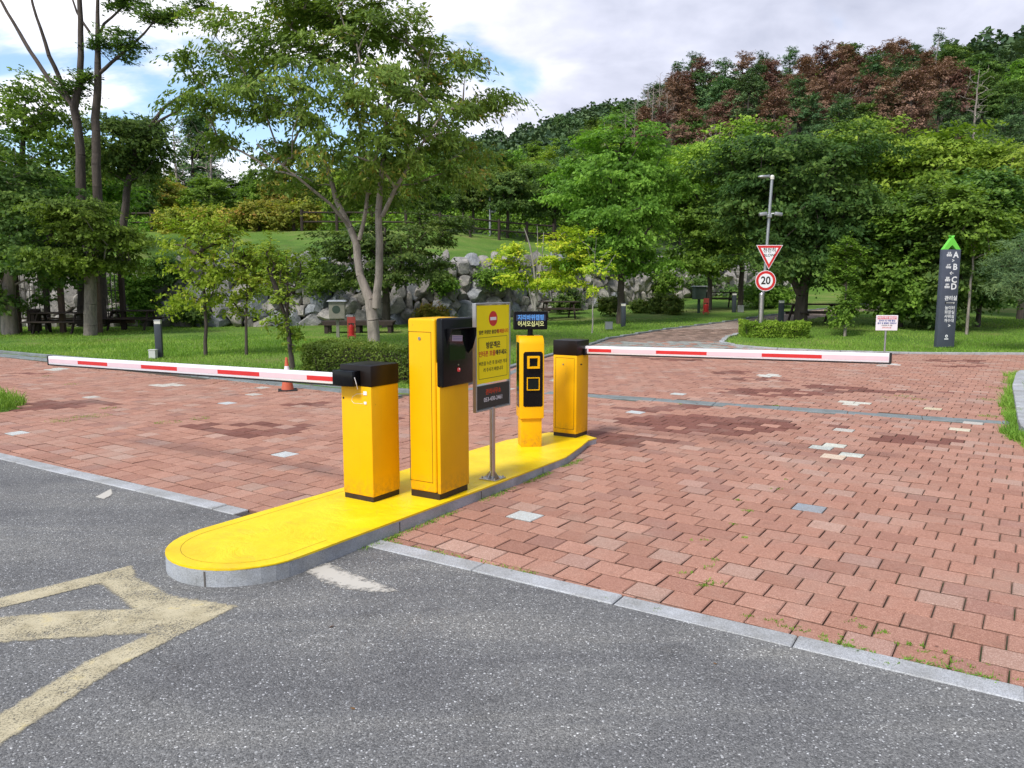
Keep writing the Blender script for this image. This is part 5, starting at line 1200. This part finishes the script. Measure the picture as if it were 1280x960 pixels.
def hedge(name, label, p0, p1, w, h, n, ls, seed, lm, gr=None, rnd=.12, cat='hedge'):
    """clipped hedge: leaves over and inside a rounded box, twigs inside"""
    rs = np.random.RandomState(seed); p0 = np.array(p0); p1 = np.array(p1); d = p1-p0; L = np.hypot(*d); d = d/L; nn = np.array([-d[1], d[0]])
    q = rs.rand(n, 3)*2-1; k = rs.randint(0, 5, n); e = 1-np.abs(rs.normal(0, .09, n))
    for ax_, sgn, idx in ((2, 1, 0), (1, -1, 1), (1, 1, 2), (0, 1, 3), (0, -1, 4)): q[k == idx, ax_] = sgn*e[k == idx]
    q[k == 0, 2] += 0
    rr = np.abs(q); corner = np.sqrt((np.maximum(rr[:, 1]-.7, 0)/.3)**2+(np.maximum(q[:, 2]-.7, 0)/.3)**2); f = np.where(corner > 1, 1/np.maximum(corner, 1e-6), 1); 
    q[:, 1] = np.where((rr[:, 1] > .7), np.sign(q[:, 1])*(.7+(rr[:, 1]-.7)*f), q[:, 1]); q[:, 2] = np.where(q[:, 2] > .7, .7+(q[:, 2]-.7)*f, q[:, 2])
    wob = np.array([mnoise.noise(Vector((a*L*.8, b*.7, c*.7+seed))) for a, b, c in q])
    hh = h*(1+wob*rnd)
    X = q[:, 0]*L/2*(1+wob*.04); Yv = q[:, 1]*w/2*(1+wob*rnd*1.5); Z = (q[:, 2]*.5+.5)*hh+.02+np.abs(rs.normal(0, .03, n))*(rs.rand(n) < .15)
    mid = (p0+p1)/2; gz = Tz(*mid)
    C = np.stack([d[0]*X+nn[0]*Yv, d[1]*X+nn[1]*Yv, Z], -1)
    V = leaf_quads(C, ls, rs, .2, .6); cl = np.clip(.5+wob*.9, 0, 1)
    o = empty(name, (mid[0], mid[1], gz-.02), 0, label, cat, gr)
    link('foliage', npmesh('foliage', V.reshape(-1, 3), np.arange(n*4).reshape(n, 4), {'rnd': ('FACE', rs.rand(n)), 'cl': ('FACE', cl)}), lm, o)
    # dense inner twigs
    m_ = n//30; a = np.stack([(rs.rand(m_)*2-1)*L/2*.93, (rs.rand(m_)*2-1)*w/2*.8], -1); segs = []
    for x, y in a:
        b0 = np.array([d[0]*x+nn[0]*y, d[1]*x+nn[1]*y, -.02]); t1 = b0+np.array([rs.normal(0, .08), rs.normal(0, .08), h*(.6+.35*rs.rand())]); segs.append((b0, t1, .008, .004))
    link('stems', wood_mesh(segs, 4), M['bk_dark'], o)
hedge('clipped_hedge', 'long clipped hedge with brownish green leaves at the lawn edge behind the near barrier', (-3.75, 14.75), (-1.05, 13.25), .9, .62, 26000, .045, 5, M['lf_hedge'])
hedge('clipped_shrub', 'low clipped bright green hedge round the foot of the speed limit post', (7.35, 24.6), (9.35, 24.4), 1.0, .48, 16000, .06, 6, M['lf_bright'], rnd=.32)
# shrubs along the fence
FG = 'yellowing shrubs along the timber fence'
for i, (px, py, rx, rz_, Y) in enumerate([(215, 280, 22, 20, 43), (245, 278, 22, 22, 43), (280, 275, 24, 18, 43.2), (318, 272, 24, 18, 43.2), (352, 275, 20, 20, 43.2), (385, 268, 24, 16, 44), (165, 290, 22, 14, 43.4)]):
    labs = ['yellow green shrub on the fence just right of the bare rails', 'yellowest shrub over the fence above the young lawn tree', 'yellow shrub on the fence, third from the left', 'yellowing shrub on the fence behind the middle sapling', 'yellow shrub on the fence left of the big tree', 'shrub on the fence behind the left limb of the big tree', 'green shrub under the bare fence rails on the slope']
    px_tree('fence_shrub', labs[i], px, py+rz_, Y, [(px, py, rx, rz_, 0, .8)], M['lf_olive' if i < 6 else 'lf_green'], None, 34, 150, .15, .42, 280+i, .03, group=FG, cat='shrub', flat=.6)

# ------------------------------------------------------------------ woods on the hill: prototypes and copies
def proto(name, kind, seed):
    rs = np.random.RandomState(seed)
    if kind == 'round':
        E = [(0, 0, 5.2, 2.4, 2.4, 1.8), (1.1, .3, 4.0, 1.9, 1.9, 1.5), (-1.2, -.3, 4.2, 1.8, 1.9, 1.5), (.2, -.8, 3.0, 2.4, 2.2, 1.1), (.3, .4, 6.4, 1.3, 1.3, .9)]
        cl = ell_clumps(E, 95, seed, .42); tr = [[(0, 0, -.6, .2), (.1, 0, 2, .16), (0, .1, 5.5, .06)]]; return cl, tr, 120, .27, .85, .25, .5
    if kind == 'cone':
        cl = []; tr = [[(0, 0, -.6, .2), (0, 0, 4, .14), (0, 0, 8.6, .03)]]
        for i in range(120):
            h = rs.rand()**.8; r = (1-h)**.75*2.3*(.55+.45*rs.rand()); a = rs.rand()*6.28; cl.append(((math.cos(a)*r, math.sin(a)*r, 1.4+h*7.2), .5+.6*rs.rand()))
        return cl, tr, 110, .24, .62, .25, .35
    if kind == 'pine':
        E = [(0, 0, 7.0, 1.9, 1.9, 1.5), (.9, .2, 5.6, 1.6, 1.6, .9), (-.9, 0, 5.0, 1.7, 1.7, .9), (0, .2, 4.0, 1.9, 1.9, .6), (.2, 0, 8.2, 1.0, 1.0, .7)]
        cl = ell_clumps(E, 85, seed, .45); tr = [[(0, 0, -.6, .2), (.15, 0, 4, .15), (0, 0, 8.4, .04)]]; return cl, tr, 110, .24, .62, .35, .3
    if kind == 'bare':
        E = [(0, 0, 6.2, 1.6, 1.6, 2.4), (.3, 0, 4.4, 1.5, 1.5, 1.4)]; cl = ell_clumps(E, 90, seed, .5); tr = [[(0, 0, -.6, .13), (.1, 0, 3, .1), (0, .1, 7.6, .02)]]; return cl, tr, 0, .2, .5, .4, .1
SPECS = {'broad_green': ('round', 'lf_green', 'bk_dark'), 'broad_bright': ('round', 'lf_bright', 'bk_dark'), 'broad_dark': ('round', 'lf_dark', 'bk_dark'), 'pine_green': ('pine', 'lf_pine', 'bk_dark'), 'cone_green': ('cone', 'lf_pine', 'bk_dark'),
         'brown': ('pine', 'lf_brown', 'bk_dark'), 'brown_cone': ('cone', 'lf_brown', 'bk_dark'), 'bare': ('bare', 'lf_grey', 'bk_grey'), 'olive': ('round', 'lf_olive', 'bk_dark')}
INFO = {'broad_green': ('hill_tree', 'mid green broadleaf tree in the wood on the hillside', 'green broadleaf trees on the hillside'), 'broad_bright': ('hill_tree', 'bright green broadleaf tree low on the hillside', 'bright green trees low on the hillside'),
        'broad_dark': ('hill_tree', 'dark green broadleaf tree in the hillside wood', 'dark green trees on the hillside'), 'pine_green': ('pine_tree', 'green pine in the hillside wood', 'green pines on the hillside'), 'cone_green': ('conifer_tree', 'pointed green conifer in the hillside wood', 'pointed conifers on the hillside'),
        'brown': ('dead_pine', 'dead rust brown pine on the hillside', 'dead brown pines on the hillside'), 'brown_cone': ('dead_pine', 'dead rust brown pointed conifer on the hillside', 'dead brown conifers on the hillside'),
        'bare': ('bare_tree', 'leafless pale grey tree on the hillside', 'bare trees on the hillside'), 'olive': ('hill_tree', 'yellowish olive tree on the hillside', 'yellowish trees on the hillside')}
PM = {}
for k_, (kind, lm, bk) in SPECS.items():
    PM[k_] = []
    for v_ in range(3 if kind != 'bare' else 3):
        sd_ = 500+hash(kind) % 1 + v_*17+{'round': 0, 'cone': 100, 'pine': 200, 'bare': 300}[kind]
        key = (kind, v_)
        if key not in PM:
            cl, tr, lpc, ls, cs, flat, up = proto(k_, kind, sd_); wm = wood_mesh(grow(tr, cl, sd_, .012 if kind != 'bare' else .010, .15), 5); fm = foliage_mesh(cl, lpc, ls, cs, sd_+1, flat, .2, .6 if kind == 'round' else .4, up, (0, 0, 4)) if lpc else None
            PM[key] = (wm, fm)
        wm, fm = PM[key]; w2 = wm.copy(); w2.materials.clear(); w2.materials.append(M[bk]); f2 = None
        if fm: f2 = fm.copy(); f2.materials.clear(); f2.materials.append(M[lm])
        PM[k_].append((w2, f2))
def plant(kind, x, y, s, rz, sz=1.0):
    nm, lab, grp = INFO[kind]; w, f = PM[kind][random.Random(int(x*97+y*31)).randrange(3)]
    o = empty(nm, (x, y, Tz(x, y)), rz, lab, 'tree', grp); o.scale = (s, s, s*sz)
    a = bpy.data.objects.new('trunk', w); COL.objects.link(a); a.parent = o
    if f: c = bpy.data.objects.new('crown', f); COL.objects.link(c); c.parent = o
    return o
RW = random.Random(77)
def atpx(kind, px, Y, s, sz=1.0): p = PX(px, 350, Y); return plant(kind, p.x, Y, s, RW.random()*6.28, sz)
PLACED = []
SKY_NEAR = ([-60, 120, 420, 560, 700, 780, 860, 1000, 1100, 1200, 1340], [200, 212, 215, 215, 195, 185, 190, 205, 195, 165, 150])
SKY_FAR = ([-60, 150, 420, 560, 660, 740, 800, 850, 880, 930, 1060, 1180, 1240, 1340], [175, 185, 195, 190, 170, 140, 100, 85, 72, 62, 58, 72, 72, 55])
def scatter():
    n = 0; tries = 0
    while n < 280 and tries < 14000:
        tries += 1
        px = RW.uniform(-60, 1340); s = (px-640)/FPX
        yw = float(np.interp(s*42, wx, wy)); lo = 46 if px < 430 else (46 if px < 700 else 50); 
        if px > 1000: lo = 42
        Y = lo+(125-lo)*RW.random()**1.5; x = s*Y
        md = 2.2+.016*Y
        if any((x-a)**2+(Y-b_)**2 < md*md for a, b_ in PLACED): continue
        d = Y-float(np.interp(x, wx, wy))
        if d < 6: continue
        r = RW.random(); hill = px > 790 and Y > 70
        if hill and px < 1215 and Y < 112: kind = 'brown' if r < .34 else 'brown_cone' if r < .50 else 'pine_green' if r < .74 else 'broad_dark' if r < .86 else 'bare'
        elif px > 700 and Y < 66: kind = 'broad_bright' if r < .45 else 'broad_green' if r < .75 else 'broad_dark'
        elif px < 420: kind = 'broad_green' if r < .3 else 'broad_dark' if r < .5 else 'pine_green' if r < .68 else 'bare' if r < .80 else 'olive' if r < .9 else 'broad_bright'
        else: kind = 'broad_green' if r < .34 else 'broad_dark' if r < .6 else 'pine_green' if r < .78 else 'olive' if r < .84 else 'broad_bright' if r < .95 else 'bare'
        if px > 1195 and Y > 58: kind = 'broad_dark' if r < .5 else 'pine_green' if r < .85 else 'broad_green'
        sc_ = RW.uniform(.62, .95)*(.85 if px < 420 else 1.0)*(1.0 if Y < 70 else 1.05)
        if px < 420 and Y > 60: sc_ *= .8
        top = SKY_NEAR if Y < 72 else SKY_FAR
        zmax = CAMZ+(358-float(np.interp(px, *top)))/FPX*Y; hgt = {'round': 7.6, 'pine': 9.2, 'cone': 9.0, 'bare': 9.0}[SPECS[kind][0]]
        sc_ = min(sc_, (zmax-Tz(x, Y))/hgt)
        if sc_ < .42: continue
        PLACED.append((x, Y)); plant(kind, x, Y, sc_, RW.random()*6.28, RW.uniform(.9, 1.15)); n += 1
scatter()
for px, Y, s in ((885, 62, .9), (872, 64, .8), (893, 66, .95), (228, 56, 1.0), (212, 58, .8), (270, 50, .9), (1205, 75, 1.1), (805, 92, 1.0), (820, 92, 1.1), (790, 94, .9), (836, 94, 1.1), (812, 96, 1.0), (778, 95, .8), (828, 90, .9)): atpx('bare', px, Y, s)
for px, Y, s in ((868, 96, 1.0), (840, 92, .9), (852, 84, .8), (905, 84, .8), (935, 82, .8), (960, 80, .75), (1010, 80, .8), (1040, 78, .8), (1090, 78, .8), (1125, 80, .8), (1160, 82, .85), (918, 98, .95), (950, 98, .8), (1020, 96, .98), (1038, 98, .95), (1062, 98, .8), (1090, 96, .95), (1112, 98, .85), (1145, 96, .85), (1170, 90, .8), (1000, 90, .8), (1050, 88, .8), (1105, 88, .8), (980, 86, .75), (1075, 84, .75), (1135, 86, .75)): atpx('brown', px, Y, s)
for px, Y, s in ((872, 94, .9), (898, 96, .95), (935, 94, .85), (912, 88, .8)): atpx('pine_green', px, Y, s)
for px, Y, s in ((248, 60, 1.0), (262, 66, 1.1)): atpx('cone_green', px, Y, s)
def lone_pine():
    p = PX(1168, 100, 112); g = (p.x, 112, Tz(p.x, 112)); top = PX(1168, 38, 112).z-g[2]
    rs = np.random.RandomState(8); cl = []
    for i in range(16): h = rs.rand(); cl.append(((rs.normal(0, .5)+h*.6, rs.normal(0, .5), top-3.2+h*3.2), .4))
    o = empty('lone_pine', g, 0, 'single thin pine standing above the skyline on the right', 'tree')
    link('trunk', wood_mesh(grow([[(0, 0, 0, .2), (0, 0, top*.6, .12), (.6, 0, top, .03)]], cl, 3, .02), 5), M['bk_pale'], o); link('crown', foliage_mesh(cl, 90, .3, .7, 9, .4, .1, .4, .3), M['lf_pine'], o)
lone_pine()
def far_wood():
    rs = np.random.RandomState(9); Cs = []; cl = []; sz = []
    N_ = 1500; X = []; 
    for i in range(N_):
        px = rs.uniform(380, 1420); Y = rs.uniform(118, 300); x = (px-640)/FPX*Y; z = Tz(x, Y); r = rs.uniform(2.2, 3.6); h = rs.uniform(3.5, 6.5); m_ = 95
        d = rs.normal(0, 1, (m_, 3)); d /= np.linalg.norm(d, axis=1)[:, None]; d[:, 2] = np.abs(d[:, 2])*1.1-.25
        d *= (.75+.35*rs.rand(m_))[:, None]
        Cs.append(np.array([x, Y, z+h*.55])+d*np.array([r, r, h*.6])); cl.append(np.full(m_, rs.rand())); sz.append(np.full(m_, 1.0)*(.8+.6*rs.rand(m_)))
    C = np.concatenate(Cs); n = len(C); V = leaf_quads(C, np.concatenate(sz), rs, .5, .75)
    me = npmesh('distant_wood', V.reshape(-1, 3), np.arange(n*4).reshape(n, 4), {'rnd': ('FACE', rs.rand(n)), 'cl': ('FACE', np.concatenate(cl))})
    o = link('distant_wood', me, m_leaf('far_canopy', (.035, .07, .035), (.06, .105, .045), (.10, .155, .06), trans=.1)); tag(o, 'distant wood covering the far ridges', 'wood', kind='stuff')
far_wood()
def undergrowth():
    """low bushes under the hillside trees"""
    rs = np.random.RandomState(19); Cs = []; cl = []
    for i in range(900):
        px = rs.uniform(-80, 1380); Y = rs.uniform(45, 85); x = (px-640)/FPX*Y
        if Y-float(np.interp(x, wx, wy)) < 9 and x < 4: continue
        if Y-float(np.interp(x, wx, wy)) < 3: continue
        z = Tz(x, Y); r = rs.uniform(.7, 1.6); m_ = 110; d = rs.normal(0, 1, (m_, 3)); d /= np.linalg.norm(d, axis=1)[:, None]; d[:, 2] = np.abs(d[:, 2]); d *= (.6+.5*rs.rand(m_))[:, None]
        Cs.append(np.array([x, Y, z])+d*np.array([r, r, r*rs.uniform(.7, 1.3)])); cl.append(np.full(m_, rs.rand()))
    C = np.concatenate(Cs); n = len(C); V = leaf_quads(C, .24, rs, .4, .6)
    o = link('undergrowth', npmesh('undergrowth', V.reshape(-1, 3), np.arange(n*4).reshape(n, 4), {'rnd': ('FACE', rs.rand(n)), 'cl': ('FACE', np.concatenate(cl))}), M['lf_green']); tag(o, 'mixed green undergrowth below the hillside trees', 'undergrowth', kind='stuff')
undergrowth()

# ------------------------------------------------------------------ grass blades, weeds, fallen leaves
def blades(name, X, Y, Z, h, w, seed, m, label, lean=.35):
    rs = np.random.RandomState(seed); n = len(X); a = rs.rand(n)*6.28; hh = h*(.5+rs.rand(n)); ww = w*(.6+.8*rs.rand(n)); ln = rs.normal(0, lean, (n, 2))*hh[:, None]
    B = np.stack([X, Y, Z], -1); sdv = np.stack([np.cos(a)*ww, np.sin(a)*ww, np.zeros(n)], -1)*.5
    top = B+np.stack([ln[:, 0], ln[:, 1], hh], -1); mid = (B+top)/2+np.stack([-ln[:, 0]*.12, -ln[:, 1]*.12, hh*.08], -1)
    V = np.stack([B-sdv, B+sdv, mid+sdv*.8, mid-sdv*.8, top], 1).reshape(-1, 3)
    i = np.arange(n)[:, None]*5; F = np.concatenate([np.concatenate([i, i+1, i+2], 1), np.concatenate([i, i+2, i+3], 1), np.concatenate([i+3, i+2, i+4], 1)], 0)
    cl = np.array([mnoise.noise(Vector((x*.5, y*.5, 0)))*.9+.5 for x, y in zip(X, Y)]); r = rs.rand(n)
    me = npmesh(name, V, F, {'rnd': ('FACE', np.tile(r, 3)), 'cl': ('FACE', np.tile(np.clip(cl, 0, 1), 3))})
    return tag(link(name, me, m), label, 'grass', kind='stuff')
def lawn_grass():
    rs = np.random.RandomState(2); n = 260000
    Y = 11.5+rs.rand(n)**1.25*20.5; s = rs.uniform(-.72, .72, n); X = s*Y
    ok = (inside(LAWN_L, X, Y) & (pdist(LAWN_L, X, Y) > .07)) | (inside(LAWN_R, X, Y) & (pdist(LAWN_R, X, Y) > .07)); ok &= (Y < np.interp(X, wx, wy)-.4); X, Y = X[ok], Y[ok]
    blades('lawn_grass', X, Y, T(X, Y)-.02, .055, .014, 3, M['blade'], 'short green grass of the lawns')
lawn_grass()
def tufts(name, spots, seed, label, h=.10):
    rs = np.random.RandomState(seed); Xs = []; Ys = []
    for x, y, r, n in spots: a = rs.rand(n)*6.28; q = np.sqrt(rs.rand(n))*r; Xs.append(x+np.cos(a)*q); Ys.append(y+np.sin(a)*q)
    X = np.concatenate(Xs); Y = np.concatenate(Ys); return blades(name, X, Y, T(X, Y)-.045, h, .009, seed, M['blade'], label, .5)
def near_grass():
    rs = np.random.RandomState(4); n = 30000; X = rs.uniform(5.2, 13, n); Y = rs.uniform(6, 15.6, n); ok = inside(LAWN_C, X, Y) & (pdist(LAWN_C, X, Y) > .08) & (X < Y*.72+1); X, Y = X[ok], Y[ok]
    blades('verge_grass', X, Y, T(X, Y)+.0, .13, .012, 8, M['blade'], 'long bright grass behind the kerb at the right edge', .4)
    n = 9000; X = rs.uniform(-9.5, -6.6, n); Y = rs.uniform(9.6, 13, n); ok = inside(LAWN_N, X, Y); X, Y = X[ok], Y[ok]
    blades('weedy_patch', X, Y, T(X, Y)-.03, .12, .012, 9, M['blade'], 'patch of tall weeds in the paving at the left edge', .5)
near_grass()
sp = []
rr = random.Random(6)
for i in range(7):     # weeds along the inside of the right verge kerb
    pass
P_ = LAWN_C[:6]
for a, c in zip(P_, P_[1:]):
    for k in range(16):
        f = rr.random(); sp.append((a[0]+(c[0]-a[0])*f-.13+rr.gauss(0, .04), a[1]+(c[1]-a[1])*f+rr.gauss(0, .06), .09, 60))
tufts('kerb_weeds', sp, 31, 'grass growing over the joint beside the right verge kerb', .10)
sp = []
for (px, py, r_, n) in [(210, 528, .16, 220), (250, 523, .12, 120), (120, 520, .2, 200), (78, 525, .2, 220), (100, 521, .12, 120), (135, 510, .12, 90), (60, 470, .1, 60), (90, 480, .15, 100), (560, 632, .05, 60), (575, 618, .06, 70), (545, 645, .05, 50), (590, 612, .05, 40), (630, 597, .04, 30), (1130, 495, .15, 150), (1150, 499, .12, 90), (1110, 497, .1, 60), (1240, 500, .2, 300), (1235, 520, .12, 200), (1245, 485, .15, 200)]:
    x, y = gp(px, py); sp.append((x, y, r_, n))
for (px, py) in [(888, 708), (872, 732), (876, 675), (894, 700), (912, 655), (925, 625), (934, 638), (895, 728), (877, 727), (850, 716), (930, 672), (1062, 777), (1086, 784), (968, 778), (985, 783), (1005, 787), (955, 775), (940, 771), (1105, 790), (1140, 805), (1165, 815), (1180, 822), (1195, 827), (1215, 833), (820, 762), (760, 748), (1240, 845), (1262, 851), (985, 600), (970, 612), (1110, 830), (1030, 795), (1050, 801), (1070, 808), (1090, 815), (740, 497), (800, 500), (850, 505), (968, 507), (1000, 512)]:
    x, y = gp(px, py)
    for k in range(3): sp.append((x+rr.gauss(0, .03), y+rr.gauss(0, .012), .016, 12))
tufts('joint_weeds', sp, 33, 'small weeds sprouting in the paving joints', .016)
def moss():
    """clumps of moss lying in the joint beside the kerb and island"""
    rs = np.random.RandomState(12); X = []; Y = []
    for a, c, n, sp_ in [(st(3.80, -.6), st(3.80, 2.6), 1400, .012), (isl_world((.50, .5)), isl_world((.50, 3.6)), 1500, .018), (st(3.80, -3.4), st(3.8, -2.2), 300, .012), (isl_world((-.5, 1.2)), isl_world((-.5, 3)), 300, .015)]:
        f = rs.rand(n); f = f[np.array([mnoise.noise(Vector((q*9, n*.01, 0))) for q in f]) > -.05]; X.append(a[0]+(c[0]-a[0])*f+rs.normal(0, sp_, len(f))); Y.append(a[1]+(c[1]-a[1])*f+rs.normal(0, sp_, len(f)))
    X = np.concatenate(X); Y = np.concatenate(Y); blades('edge_moss', X, Y, np.full(len(X), -.006), .016, .008, 13, M['blade'], 'low moss along the edges of the paving', 1.0)
moss()
def litter():
    rs = np.random.RandomState(41); n = 900; f = rs.rand(n); X = np.concatenate([-13+f*12, rs.uniform(-8, 9, 90), rs.uniform(-3, 2.5, 7)]); Y = np.concatenate([19.3-f*7.6+rs.normal(0, .35, n)-.5, rs.uniform(8.5, 15, 90), rs.uniform(2.2, 4.5, 7)])
    Z = np.full(len(X), .006); C = np.stack([X, Y, Z], -1); V = leaf_quads(C, .032, rs, 3.0, .55)
    V[:, :, 2] = np.maximum(V[:, :, 2], .003)
    m = m_leaf('fallen_leaves', (.08, .04, .02), (.16, .08, .035), (.30, .19, .05), trans=.05)
    ok = ~inside(ISL_POLY, X, Y); V = V[ok]; k = len(V)
    tag(link('fallen_leaves', npmesh('fallen_leaves', V.reshape(-1, 3), np.arange(k*4).reshape(k, 4), {'rnd': ('FACE', rs.rand(k)), 'cl': ('FACE', rs.rand(k))}), m), 'dry brown leaves scattered on the paving', 'fallen leaves', kind='stuff')
litter()
